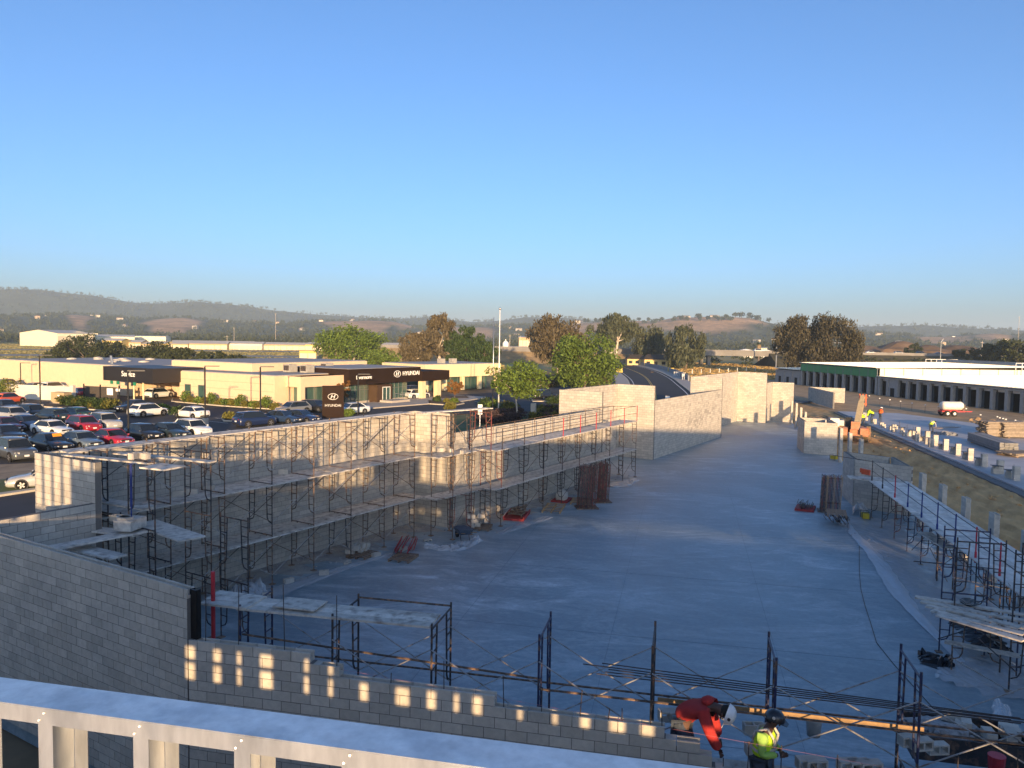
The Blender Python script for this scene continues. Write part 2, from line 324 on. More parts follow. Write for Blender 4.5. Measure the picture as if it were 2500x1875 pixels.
# ruts and clods on the dirt
mb = MB()
for k in range(260):
    a = random.uniform(-20, 40); w = random.uniform(-7.2, -1.2); p = SE+UD*a+UN*w; r_ = random.uniform(.03, .13)
    mb.blob((p.x,p.y,-.06), (r_*1.5, r_, r_*.6), k, 1, .3)
for k in range(60):
    p = s2(random.uniform(22,60), random.uniform(14.5,22)); r_ = random.uniform(.2,.55); mb.blob((p[0],p[1],-.2), (r_*1.6, r_, r_*.7), k, 1, .3)
stuff(mb.build('dirt_clods', DIRT))
sheet('site_dirt_far', [(99.7,10),(150,20),(215,44),(190,52),(150,40),(112,28),(99.7,21)], -.12, DIRT)
sheet('storage_apron', [(96,2),(130,-12),(150,-8),(215,48),(200,60),(125,22)], -.1, mat('apron_dirt', (.42,.29,.16), .95, .25, .6, col2=(.32,.22,.12), mixscale=.4))
# dealership parking, planted strips, street
sheet('parking_lot', [(9,27.5),(26,60),(20,110),(40,165),(72.5,165),(72.5,118),(73,80),(97,79),(112,80),(128,77),(118,56),(88,58),(68,62),(50,47),(34,40)], -.3, ASPH)
sheet('access_road', [(88,58),(118,56),(128,77),(150,92),(190,112),(196,104),(160,76),(140,58),(120,46),(104,40),(92,46)], -.306, ASPH)
sheet('front_lawn', [(9,27),(34,39.6),(50,46.6),(68,61.6),(88,57.6),(92,45.6),(100,38),(99,27.2)], -.31, mat('lawn', (.075,.105,.028), .95, .3, 1.5, col2=(.13,.13,.045), mixscale=.5))
def pxs(l, z): return [tuple(at(x,y,z)[:2]) for x, y in l]
sheet('side_street', pxs([(-60,1330),(110,1330),(110,1196),(-60,1222)], -.30)[::-1], -.296, ASPH)
sheet('street_kerb', pxs([(-60,1222),(110,1196),(110,1192),(-60,1216)], -.29)[::-1], -.16, CURBM, .2)
sheet('street_verge', pxs([(-60,1216),(110,1192),(110,1166),(-60,1180)], -.29)[::-1], -.18, mat('lawn', (.075,.105,.028)), .2)
sheet('showroom_walk', [(79.5,73.4),(100,70.6),(110,72),(110,79.4),(76,79.4),(76,76)], -.16, CONC, .2)
sheet('verge_plot', pxs([(-60,1178),(110,1166),(110,1130),(-60,1138)], -.29)[::-1], -.25, mat('bare_verge', (.30,.22,.14), .95, .3, 1.0))
# ------------------------------------------------------------------ concrete block walls
CH, BL, TH = .2032, .4064, .2
UNIT = MB().box(0,0,-.5,1,1,1).mesh('block', BLOCK)
_u = MB(); _u.box(0,-.4,-.5,1,.2,1); _u.box(0,.4,-.5,1,.2,1); _u.box(0,0,-.5,.985,.598,.35)
UOPEN = _u.mesh('open_block', BLOCK)
UDARK = MB().box(0,0,-.5,1,1,1).mesh('dark_block', mat('darker_block', (.36,.335,.30), .92, .12, 9, rnd=.1, spec=.2))
def wall(name, label, p0, p1, courses, side=1, indiv=300, open_top=False, prof=None, group=None, thk=TH, z0=0.0, vis=None, dark=None):
    """face line p0 -> p1; the thickness goes to the left (side=1) or right of it"""
    p0, p1 = Vector((*p0, 0)), Vector((*p1, 0)); d = p1-p0; Lw = d.length; u = d/Lw; nrm = Vector((-u.y, u.x, 0))*side; rz = math.atan2(u.y, u.x)
    root = thing(name, label, 'wall', (p0.x, p0.y, z0), rz, group)
    hp = prof or (lambda s: courses); blocks = []
    sg = side
    for c in range(courses):
        off = -BL/2 if c % 2 else 0; s = off
        while s < Lw-.02:
            a, b_ = max(s, 0), min(s+BL, Lw)
            if b_-a > .03 and c < hp((a+b_)/2): blocks.append(((a+b_)/2, b_-a, c))
            s += BL
    # mortar body, one box per constant-height stretch
    mb = MB(); s = 0.0; st = []
    steps = [0.0]; n = max(2, int(Lw/.05))
    for i in range(1, n+1):
        if hp((i-.5)*Lw/n) != hp(max((i-1.5), .5)*Lw/n): steps.append((i-1)*Lw/n)
    steps.append(Lw)
    for a, b_ in zip(steps[:-1], steps[1:]):
        h = hp((a+b_)/2)*CH-(CH*.99 if open_top else .004)
        a2 = a+(.006 if a == 0 else 0); b2 = b_-.006
        if h > 0: mb.box((a2+b2)/2, sg*thk/2, 0, b2-a2, thk-.014, h)
    mb.build('mortar', MORTAR, root)
    def dist(bk): q = p0+u*bk[0]; return (Vector((q.x, q.y, z0+bk[2]*CH))-CAM).length - (0 if vis is None or vis(bk) else -200)
    blocks.sort(key=dist); rest = MB()
    for i, (sc, ln, c) in enumerate(blocks):
        op = open_top and c == hp(sc)-1; jit = random.uniform(-.0025, .0025)
        loc = (sc, sg*thk/2+jit, (c+.5)*CH)
        dk = dark is not None and dark(sc, c)
        if i < indiv or dk: link('block', UDARK if dk else (UOPEN if op else UNIT), root, loc, None, (ln-.013, thk, CH-.013))
        else: rest.box(loc[0], loc[1], c*CH+.0065, ln-.013, thk, CH-.013)
    if rest.v: stuff(rest.build('block_courses', BLOCK, root))
    return root, u, nrm
# sawtooth back wall, from the near corner to the far end
WN1, *_ = wall('block_wall', 'grey block wall in front at left with open grooved top', (9.62,22.45), (9.62,13.4), 23, 1, 300, True, vis=lambda b: b[2] > 6)
WN2, *_ = wall('block_wall', 'short block wall behind the grooved wall, meeting the taller lit end wall', (9.85,22.42), (13.04,22.42), 23, 1, 300, vis=lambda b: b[2] > 15)
WN3, *_ = wall('block_wall', 'tall narrow block wall at far left with strips of sunlight', (13.04,22.425), (13.04,25.78), 29, -1, 300, vis=lambda b: b[2] > 20)
W1, *_ = wall('block_wall', 'long block wall behind the tall scaffold at left', (13.25,25.58), (32.2,25.58), 29, 1)
WR1, *_ = wall('block_wall', 'short tall return wall at the inside corner of the scaffolds', (32.0,25.57), (32.0,23.2), 29, 1)
W2, *_ = wall('block_wall', 'lower block wall behind the scaffold with red guard posts', (32.21,23.25), (50.2,23.25), 24, 1)
WR2, *_ = wall('block_wall', 'sunlit return wall rising above the end of the lower scaffolded wall', (50.21,23.25), (50.21,26.7), 30, -1, vis=lambda b: b[2] > 23)
W3, *_ = wall('block_wall', 'high sunlit back wall right of the return wall, before the curved road', (50.42,26.5), (60.42,26.5), 30, 1, vis=lambda b: b[2] > 20)
WR3, *_ = wall('block_wall', 'sunlit block wall facing the slab beside the last red guard posts', (60.2,26.49), (60.2,23.2), 30, 1)
W4, *_ = wall('block_wall', 'long low sunlit block wall with darker block patches in the middle', (60.41,23.25), (79.2,23.25), 24, 1, dark=lambda s, c: random.random() < .75*math.exp(-((s-11)/1.8)**2-((c-11)/3.2)**2)+.45*math.exp(-((s-14.3)/1.2)**2-((c-14)/2.5)**2)+(.05 if s > 8 and c > 8 else 0))
WR4, *_ = wall('block_wall', 'sunlit return wall above the far end of the patched wall', (79.21,23.25), (79.21,26.6), 30, -1, vis=lambda b: b[2] > 23)
W5, *_ = wall('block_wall', 'high sunlit back wall at the far end of the slab', (79.42,26.4), (96.7,26.4), 30, 1)
WR5, *_ = wall('block_wall', 'high sunlit end wall with column shadows on it', (96.5,26.39), (96.5,22.9), 30, 1)
W6, *_ = wall('block_wall', 'narrow low block wall step next to the far end wall', (96.71,22.9), (99.5,22.9), 24, 1)
WR6, *_ = wall('block_wall', 'lowest far end wall with the bent machine shadow, nearest the columns', (99.5,22.89), (99.5,20.35), 24, 1)
# stepped front wall, laid from the corner to the right
LS = 23.0
def sprof(s):
    for e, c in ((2.72,18),(3.05,17),(6.25,16),(9.35,15),(9.85,14),(10.2,13),(LS+1,11)):
        if s < e: return c
    return 11
kx = K+Vector((.0,-.03,0))
WS, su, sn = wall('block_wall', 'stepped front block wall with spots of sunlight and standing rebar', (kx.x,kx.y), (kx.x+U2.x*LS, kx.y+U2.y*LS), 18, 1, 300, True, prof=sprof, vis=lambda b: b[2] > 8 and b[0] < 14)
for s_, h_ in ((.32,1.05),(1.05,1.15),(2.05,1.25),(3.15,1.55),(5.3,.5),(4.25,.16),(6.45,.55),(7.15,.42),(7.85,.45),(8.35,.17),(8.6,.2),(9.1,.28),(9.3,.24),(10.35,.35),(10.75,.7),(11.3,.7),(12.2,.65),(13.1,.95),(14.0,.9),(14.9,1.1)):
    zt = sprof(s_)*CH; MB().tube((s_,.1,zt-.1), (s_+random.uniform(-.03,.03),.1,zt+h_), .009, 5).build('rebar', REBAR, WS)
for w_, L_ in ((W1,18.9),(WN3,3.3)):
    for k in range(int(L_/.8)):
        MB().tube((.3+k*.8,.1*(1 if w_ is W1 else -1),5.8), (.3+k*.8,.1*(1 if w_ is W1 else -1),5.97), .01, 5).build('rebar', REBAR, w_)
# steel channel set into the end of the grooved wall
mb = MB(); mb.box(0,0,0,.03,.19,1.0); mb.box(.05,-.085,0,.1,.02,1.0); mb.box(.05,.085,0,.1,.02,1.0)
tag(mb.build('steel_channel', mat('dark_channel', (.02,.02,.022), .45, .2, 8, metal=.5)), 'dark upright steel channel at the end of the grooved wall', 'channel').location = (9.72, 13.33, 18*CH)
# block enclosures beside the columns
def enclosure(name, label, px_l, px_r, courses, depth):
    a, b_ = px_l, px_r; u = (b_-a).normalized(); n = Vector((-u.y, u.x, 0)); n = n if n.x > 0 else -n
    root = thing(name, label, 'enclosure', (a.x, a.y, 0), math.atan2(u.y, u.x)); w = (b_-a).length
    sgn = 1 if Vector((-u.y,u.x,0)).dot(n) > 0 else -1
    def run(x0, y0, x1, y1):
        dx, dy = x1-x0, y1-y0; Lr = math.hypot(dx, dy); t = math.atan2(dy, dx); core = MB(); core.box((x0+x1)/2,(y0+y1)/2,0,Lr-.01,TH-.016,courses*CH-.004,t); core.build('mortar', MORTAR, root)
        for c in range(courses):
            s = -BL/2 if c % 2 else 0
            while s < Lr-.02:
                p, q = max(s,0), min(s+BL,Lr)
                if q-p > .03: link('block', UNIT, root, (x0+dx/Lr*(p+q)/2, y0+dy/Lr*(p+q)/2, (c+.5)*CH), t, (q-p-.0095, TH, CH-.0095))
                s += BL
    th = -math.atan2(u.y, u.x); sx, sy = U1.x*math.cos(th)-U1.y*math.sin(th), U1.x*math.sin(th)+U1.y*math.cos(th)      # the sides follow the slanted building line
    run(0, sgn*.1, w, sgn*.1); run(.1+sx*.3, sy*.3, .1+sx*depth, sy*depth); run(w-.1+sx*.3, sy*.3, w-.1+sx*(depth+.2), sy*(depth+.2)); run(.32+sx*depth, sy*depth-sgn*.1, w-.3+sx*depth, sy*depth-sgn*.1)
    return root
enclosure('block_enclosure', 'open-topped block enclosure with a tall column shadow on its sunlit face', Vector((72.0,13.7,0)), Vector((72.25,11.0,0)), 14, 4.2)
enclosure('block_enclosure', 'shaded open-topped block enclosure behind the right-hand scaffold walkway', Vector((50.3,6.6,0)), Vector((49.3,3.5,0)), 14, 3.6)
# hollow block columns along the door front
_c = MB(); 
for sx, sy, w, h in ((0,-.0925,.6,.035),(0,.0925,.6,.035),(-.2825,0,.035,.15),(.2825,0,.035,.15),(0.02,0,.035,.15)): _c.box(sx,sy,-.5,w,h,1)
CB = _c.mesh('column_block', BLOCK)
def column(X, n, label, jit=0):
    r = thing('block_column', label, 'column', (X, on_cols(X), 0), rad(19), 'block columns along the slab edge')
    for c in range(n): link('block', CB, r, (random.uniform(-.003,.003), random.uniform(-.003,.003), (c+.5)*CH), 0, (1, 1, CH-.008))
    return r
cx = [34.7, 37.75, 40.9, 44.0, 47.2]
for i, X in enumerate(cx): column(X, 14, 'hollow block column beside the walkway, %s from the right edge of the picture' % ORD[i])
column(57.5, 8, 'short stub column behind the shaded block enclosure'); column(61.5, 14, 'hollow block column right of the second machine wheel')
column(65.2, 14, 'hollow block column in front of the orange wheel arch'); column(68.6, 14, 'hollow block column just right of the sunlit enclosure')
for i, X in enumerate((97.3, 93.6, 90.2, 87.0, 84.0, 81.2)): column(X, [14,14,13,12,10,6][i], 'far block column left of the sunlit enclosure, %s from the end wall' % ORD[i])
# ------------------------------------------------------------------ scaffolding
def frame_meshes(m, w=1.3, h=2.02):
    """mason frame in its own yz plane: two legs, header, ladder side with rungs and curved inner rail"""
    r = .024; d = {}
    d['leg'] = [MB().tube((0,0,0),(0,0,h),r,6).mesh('leg', m), MB().tube((0,w,0),(0,w,h),r,6).mesh('leg', m)]
    d['header'] = [MB().tube((0,.02,h-.12),(0,w-.02,h-.12),r*.9,6).mesh('header', m)]
    pts = [(0,.33,h-.13),(0,.27,.55),(0,.2,.42),(0,.03,.36)]; d['inner_rail'] = [MB().path(pts, r*.85, 5).mesh('inner_rail', m)]
    pts = [(0,w-.33,h-.13),(0,w-.27,.55),(0,w-.2,.42),(0,w-.03,.36)]; d['inner_rail'].append(MB().path(pts, r*.85, 5).mesh('inner_rail', m))
    d['rung'] = [MB().tube((0,.02,z),(0,.3,z),r*.7,5).mesh('rung', m) for z in (.7,1.05,1.4,1.7)] + [MB().tube((0,w-.3,z),(0,w-.02,z),r*.7,5).mesh('rung', m) for z in (.7,1.05,1.4,1.7)]
    return d
FR = {'r': frame_meshes(STEELR), 'd': frame_meshes(STEELD), 'red': frame_meshes(mat('rust_red_frame', (.20,.045,.04), .6, .4, 10, col2=(.12,.07,.05), mixscale=6)), 'b': frame_meshes(mat('dark_blue_frame', (.018,.024,.07), .5, .4, 10, col2=(.12,.08,.06), mixscale=7, lo=.52, hi=.62))}
def tower(label, x, y, rz, kinds, z0=0.0, group='scaffold frame towers', name='scaffold_tower'):
    root = thing(name, label, 'scaffold', (x, y, z0), rz, group); z = 0.04
    MB().box(0,0,0,.2,.2,.03).build('base_plate', PALLET, root); MB().box(0,1.3,0,.2,.2,.03).build('base_plate', PALLET, root)
    for k in kinds:
        f = link('frame', FR[k]['header'][0], root, (0,0,z))
        for part, ms in FR[k].items():
            if part == 'header': continue
            for me_ in ms: link(part, me_, f)
        z += 2.02
    return root
def brace(label, p, q, m=GALV, r=.014, group='scaffold cross braces', name='cross_brace', cat='brace'):
    o = MB().tube((0,0,0), Vector(q)-Vector(p), r, 5).build(name, m); o.location = p; return tag(o, label, cat, group)
def plank(label, p, q, w=.24, t=.045, m=PLANK, group=None, name='plank', cat='plank'):
    p, q = Vector(p), Vector(q); d = q-p; L_ = d.length; rz = math.atan2(d.y, d.x); tilt = -math.asin(max(-1,min(1,d.z/L_)))
    key = ('plk', round(w,3), t, m.name)
    if key not in MATS: MATS[key] = MB().box(0,0,-.5,1,1,1).mesh('plank', m)
    o = link(name, MATS[key], None, (p+q)/2); o.rotation_euler = (random.uniform(-.01,.01), tilt, rz); o.scale = (L_, w, t)
    return tag(o, label, cat, group)
LV = [1.80, 3.86, 5.92]
bx_ = [14.1+2.2*k for k in range(8)]
for i, X in enumerate(bx_):
    tower('three-lift scaffold tower by the long wall, %s from the left' % ORD[i], X, 23.55, 0, [random.choice('rrd') for _ in range(3)], group='scaffold towers along the long wall')
for i in range(7):
    for l in range(3):
        z = LV[l]-1.75; a, b_ = bx_[i], bx_[i+1]; wh = '%s bay, %s lift of the long scaffold' % (ORD[i], ['bottom','middle','top'][l])
        brace('rising scaffold brace, front side, '+wh, (a,23.53,z+.35), (b_,23.53,z+1.6)); brace('falling scaffold brace, front side, '+wh, (a,23.52,z+1.6), (b_,23.52,z+.35), STEELR if (i+l) % 2 else GALV)
        brace('scaffold brace on the wall side, '+wh, (a,24.87,z+.35), (b_,24.87,z+1.6), STEELD)
lv_n = ['lowest','middle','top']
for l in range(3):
    segs = [(13.5,18.9),(18.7,24.3),(24.1,30.3)]
    for s_, (a, b_) in enumerate(segs):
        for w in range(6 if l < 2 else 3):
            yy = (23.62+w*.255 if l < 2 else 24.5+w*.26)+random.uniform(-.01,.01)
            plank('walkway plank, %s deck of the long scaffold, %s stretch, %s from the slab' % (lv_n[l], ['left','middle','right'][s_], ORD[w]), (a+random.uniform(-.15,.1),yy,LV[l]+.05+.012*s_), (b_+random.uniform(-.1,.2),yy,LV[l]+.05+.012*s_), group='walkway planks of the long scaffold')
# corner bay between the two scaffolds
for i, (X, Y, k) in enumerate(((30.2,21.75,'rrr'),(31.55,21.6,['red','r','d']),(32.9,21.35,['r','r','red']))):
    tower('scaffold tower at the inside corner, %s from the left' % ORD[i], X, Y, 0, k, group='scaffold towers at the inside corner')
for i in range(4): plank('plank of the corner deck at mid height, %s from the wall' % ORD[i], (29.9,23.35-i*.27,3.95), (33.6+.25*i,23.05-i*.3,3.98))
for i in range(4): plank('plank of the low corner deck, %s from the wall' % ORD[i], (29.8,23.35-i*.27,1.92), (33.4+.2*i,23.0-i*.3,1.95))
for i in range(2): plank('sunlit plank topping the inside corner scaffold, %s from the wall' % ['nearer','farther'][i], (29.6,23.5-i*.3,6.1), (33.9,22.3-i*.3,6.12))
for i, (p, q) in enumerate((((30.2,21.75,.5),(31.5,21.6,1.7)),((30.2,21.75,2.5),(31.5,21.6,3.6)),((31.5,21.6,2.5),(32.9,21.4,3.7)),((31.5,21.6,4.6),(32.9,21.4,5.7)),((30.2,21.75,5.7),(31.5,21.6,4.5)),((30.2,23.0,4.5),(32.9,22.7,5.7)))):
    brace('%s of the braces in the inside corner scaffold' % ORD[i], p, q, STEELR)
# scaffold with guard rail along the lower wall
gx_ = [33.85+2.25*k for k in range(9)]
for i, X in enumerate(gx_):
    tower('two-lift scaffold tower under the guard rail, %s from the corner' % ORD[i], X, 21.3, 0, [random.choice('rdd'), 'red' if i in (0,) else random.choice('rdd')], group='scaffold towers along the lower wall')
    o = MB().tube((0,0,0),(0,0,1.15),.026,6).build('guard_post', REDP if i in (3,4,5,6,7,8) else STEELD); o.location = (X,21.27,3.98); tag(o, '%s guard post of the railed walkway, %s from the corner' % ('red' if i >= 3 else 'dark', ORD[i]), 'post', 'guard posts of the railed walkway')
    o = MB().tube((0,0,0),(0,0,1.12),.018,6).build('guard_post', STEELR); o.location = (X-.9,22.72,3.98); tag(o, 'wall-side guard post of the railed walkway, %s from the corner' % ORD[i], 'post', 'wall-side guard posts')
for i in range(8):
    a, b_ = gx_[i], gx_[i+1]
    for z, nm in ((5.1,'top'),(4.6,'middle')):
        brace('%s guard rail pipe on the slab side, %s bay' % (nm, ORD[i]), (a,21.27,z), (b_,21.27,z), STEELR, .017, 'guard rail pipes', 'guard_rail', 'rail')
        brace('%s guard rail pipe on the wall side, %s bay' % (nm, ORD[i]), (a-.9,22.72,z), (b_-.9,22.72,z), STEELR, .015, 'guard rail pipes', 'guard_rail', 'rail')
    for l in range(2):
        z = l*2.02
        brace('rising brace of the railed scaffold, %s bay, %s lift' % (ORD[i], ['lower','upper'][l]), (a,21.27,z+.4), (b_,21.27,z+1.6), STEELR if i % 2 else GALV)
        brace('wall-side brace of the railed scaffold, %s bay, %s lift' % (ORD[i], ['lower','upper'][l]), (a,22.62,z+1.6), (b_,22.62,z+.4), STEELD)
brace('end guard rail across the railed walkway', (51.85,21.27,5.1), (49.4,22.9,5.1), STEELR, .017, 'guard rail pipes', 'guard_rail', 'rail')
for l, z in ((0,2.0),(1,4.02)):
    for s_ in range(4):
        a, b_ = 33.2+4.6*s_, 33.2+4.6*(s_+1)+.2
        for w in range(5): plank('railed scaffold plank, %s deck, %s stretch from the corner, %s from the slab' % (['lower','upper'][l], ORD[s_], ORD[w]), (a,21.32+w*.27,z+.012*(s_ % 2)), (b_,21.32+w*.27,z+.012*(s_ % 2)), group='walkway planks of the railed scaffold')
# planks and frames in the near left corner
for i, (X, Y, rz, k) in enumerate(((13.75,20.6,0,'ddd'),(15.9,20.9,0,'drd'),(16.1,19.4,0,'dd'),(14.3,23.2,0,'rd'))):
    tower('dark scaffold tower in the near left corner, %s of four' % ORD[i], X, Y, rz, list(k), group='scaffold towers in the near left corner')
def pk(lab, a, b_, z, w=.24, n=1, dz=0, step=.26):
    p, q = at(*a, z), at(*b_, z+dz); s_ = (q-p).cross(Vector((0,0,1))).normalized()
    for i in range(n): plank(lab if n == 1 else lab+', %s from the left' % ORD[i], p+s_*(step*i), q+s_*(step*i), w)
pk('loose sunlit plank reaching out over the near corner, farther of the two', (285,1106), (520,1128), 5.95, .3)
pk('loose plank reaching out over the near corner, nearer of the two', (160,1110), (372,1131), 5.93, .3)
pk('short plank on top of the near corner scaffold', (385,1134), (445,1140), 5.95, .26, 3)
pk('plank of the corner deck below the blue jack post', (236,1217), (372,1238), 4.4, .28, 2)
pk('plank of the mortar deck behind the grooved wall', (372,1272), (492,1312), 3.9, .27, 3)
pk('plank of the crossing walkway behind the grooved wall', (120,1336), (372,1288), 3.9, .27, 2)
pk('short plank sloping behind the grooved wall', (192,1332), (300,1358), 3.7, .27, 2)
pk('plank of the inner corner deck', (238,1290), (350,1302), 3.85, .27, 2)
t = thing('jack_post', 'dark blue adjustable jack post in the near left corner', 'post', at(321,1262,4.4))
MB().tube((0,0,0),(0,0,.35),.02,8).build('screw', BLUEP, t); MB().tube((0,0,.3),(0,0,1.55),.035,8).build('sleeve', BLUEP, t); MB().box(0,0,1.55,.12,.12,.015).build('head_plate', BLUEP, t)
t = thing('mortar_tub', 'grey mortar board box beside the blue jack post', 'box', at(318,1290,4.0)); MB().box(0,0,0,.75,.55,.3,.4).build('tray', PLANK, t)
for i in range(4): MB().box(random.uniform(-.25,.25),random.uniform(-.15,.15),.3,.3,.2,.08,random.uniform(0,3)).build('broken_piece', BLOCK, t)
def loose_block(label, loc, rz=0.0, group='loose blocks', up=False):
    o = link('loose_block', _lb, None, loc, rz); 
    if up: o.rotation_euler = (math.pi/2, 0, rz)
    return tag(o, label, 'block', group)
_l = MB(); _l.box(0,-.08,0,.39,.035,.19); _l.box(0,.08,0,.39,.035,.19); _l.box(-.18,0,.001,.035,.125,.187); _l.box(.18,0,.001,.035,.125,.187); _l.box(0,0,.001,.035,.125,.187); _lb = _l.mesh('loose_block', BLOCK)
for i, (p, z) in enumerate((((285,1272),4.0),((330,1120),5.98),((352,1120),5.98),((470,1206),3.93),((435,1211),3.93),((510,1196),3.93),((693,1158),3.93),((500,1192),3.93),((1075,1103),4.0),((1098,1103),4.0),((1130,1108),4.0))):
    loose_block('loose grey block standing on a scaffold deck, %s from the left' % ORD[i], at(*p, z), random.uniform(0,3))
# near scaffold standing inside the stepped wall
def ns(a, w, z=0.0): p = K+U2*a+U1*w; return Vector((p.x, p.y, z))
rzS = math.atan2(U1.y, U1.x)-math.pi/2
sa = [.55, 2.65, 4.78, 6.95, 9.1, 11.3, 13.7, 16.0]
for i, a in enumerate(sa):
    p = ns(a, 1.0); tower('dark scaffold tower inside the stepped wall, %s from the left' % ORD[i], p.x, p.y, rzS, [random.choice('bdr'), random.choice('bdr')], group='scaffold towers inside the stepped wall')
for i in range(7):
    a, b_ = sa[i], sa[i+1]
    for w, sd_ in ((1.0,'near'),(2.3,'far')):
        if not (i == 0 and w < 2):
            brace('rising brace of the near scaffold, %s bay, %s side' % (ORD[i], sd_), ns(a,w+.02,2.35), ns(b_,w+.02,3.55), GALV); brace('falling brace of the near scaffold, %s bay, %s side' % (ORD[i], sd_), ns(a,w-.02,3.55), ns(b_,w-.02,2.35), GALV)
        if w > 2 or i > 2: brace('level rusty pipe of the near scaffold, %s bay, %s side' % (ORD[i], sd_), ns(a,w,3.0 if w < 2 else 2.55), ns(b_,w,3.0 if w < 2 else 2.55), STEELR, .022, 'level scaffold pipes', 'scaffold_pipe', 'pipe')
brace('rusty level pipe in front of the left planks of the near scaffold', ns(.6,1.0,3.45), ns(7.0,1.0,3.2), STEELR, .022, None, 'scaffold_pipe', 'pipe')
brace('rusty level pipe at the back of the left planks', ns(2.65,2.3,4.0), ns(4.78,2.3,4.0), STEELR, .022, None, 'scaffold_pipe', 'pipe')
for i in range(3): plank('pale plank of the near left walkway, %s from the wall' % ORD[i], ns(.5,1.05+i*.25,4.0), ns(4.75,1.05+i*.25,4.02), .24)
for i in range(3): plank('pale plank curving off behind the red post, %s from the wall' % ORD[i], ns(-.45-.05*i,1.2+i*.3,3.98), ns(.75,1.05+i*.26,4.03), .27)
o = MB().box(0,0,0,.95,.62,.025,rad(-72)).build('plywood_board', PLANK); o.location = ns(1.75,1.35,4.07); tag(o, 'plywood mortar board on the near left walkway', 'board')
t = thing('red_post', 'bright red jack post behind the grooved wall end', 'post', ns(-.25,1.25,2.9)); MB().tube((0,0,0),(0,0,1.75),.045,8).build('sleeve', REDP, t); MB().tube((0,0,-.9),(0,0,0),.028,8).build('leg', STEELD, t)
# working deck with loose steel and boards at the right end
for i in range(4): plank('grey working deck plank behind the bricklayers, %s from the wall' % ORD[i], ns(9.0,.45+i*.3,1.8), ns(15.5,.45+i*.3,1.82), .28)
for i in range(5):
    brace('long dark reinforcing bar lying on the near scaffold, %s from the top' % ORD[i], ns(7.6+.5*random.random()+(i % 3)*.15,1.1+.1*i,3.38+.012*i), ns(15.2+.4*random.random(),1.0+.12*i,3.36-.03*i), REBAR, .011, 'reinforcing bars on the near scaffold', 'reinforcing_bar', 'bar')
plank('sun-flecked raw wood board lying through the near scaffold', ns(9.2,1.75,2.72), ns(14.0,1.75,2.72), .03, .075, WOOD)
# ------------------------------------------------------------------ right-hand walkway scaffold
def wk(s, w, z=0.0): p = Vector((47.2,2.8,0))+U1*s-U2*w; return Vector((p.x, p.y, z))
ws = [1.1,-1.3,-3.8,-6.1,-8.3,-10.5,-12.7,-14.9,-17.1,-19.3,-21.5,-23.7]
wc = ['d','d','red','b','b','b','b','red','red','b','d','d']
for i, s_ in enumerate(ws):
    p = wk(s_, 2.25); tower('scaffold tower under the right-hand walkway, %s from its far end' % ORD[i], p.x, p.y, rad(199), ['b' if wc[i] == 'b' else ('red' if i == 2 else 'd')], group='scaffold towers of the right-hand walkway')
    c = {'red': REDP, 'b': BLUEP, 'd': STEELD}[wc[i]]
    t = thing('guard_post', '%s guard post of the right-hand walkway, %s from its far end' % ({'red':'red','b':'blue','d':'dark'}[wc[i]], ORD[i]), 'post', wk(s_,2.3,2.1), 0, 'guard posts of the right-hand walkway')
    MB().tube((0,0,-.1),(0,0,1.15),.026,8).build('tube', c, t); MB().tube((0,0,-.15),(0,0,.25),.04,8).build('socket', c, t)
for i in range(11):
    a, b_ = ws[i], ws[i+1]
    for z, nm in ((3.2,'top'),(2.68,'middle')):
        brace('%s guard rail of the right-hand walkway, %s bay from its far end' % (nm, ORD[i]), wk(a,2.3,z), wk(b_,2.3,z-.03), STEELD, .015, 'guard rails of the right-hand walkway', 'guard_rail', 'rail')
    brace('cross brace under the right-hand walkway, %s bay' % ORD[i], wk(a,2.27,.4), wk(b_,2.27,1.6), STEELD if i % 2 else GALV); brace('wall-side brace under the right-hand walkway, %s bay' % ORD[i], wk(a,.95,1.6), wk(b_,.95,.4), STEELD)
PALEP = mat('pale_plank_wood', (.66,.63,.58), .85, .2, 3, rnd=.14, bump=.2, bscale=25, col2=(.46,.43,.39), mixscale=1.6, lo=.52, hi=.7)
for s_ in range(6):
    a, b_ = 1.5-4.3*s_, 1.5-4.3*(s_+1)-.15
    for w in range(7): plank('right-hand walkway plank, %s stretch from the far end, %s from the slab' % (ORD[s_], ORD[w]), wk(a,2.3-w*.3,2.1+.012*(s_ % 2)), wk(b_,2.3-w*.3,2.1+.012*(s_ % 2)), .285, .045, PALEP, group='planks of the right-hand walkway')
for i in range(4): plank('plank of the far cross end of the right-hand walkway, %s from the far side' % ORD[i], wk(2.3-i*.28,3.4,2.12), wk(1.9-i*.28,.6,2.13), .26)
brace('dark guard rail across the far end of the walkway', wk(1.1,2.3,3.2), wk(2.2,4.2,3.3), STEELD, .016, 'guard rails of the right-hand walkway', 'guard_rail', 'rail')
o = MB().box(0,0,0,.5,.12,.3,rad(60)).box(.25,.2,.05,.3,.1,.25,rad(60)).build('orange_clamp', mat('orange_paint', (.62,.09,.03), .5, .2, 8)); o.location = wk(1.7,2.5,2.35); tag(o, 'small orange clamp hanging on the far walkway rail', 'clamp')
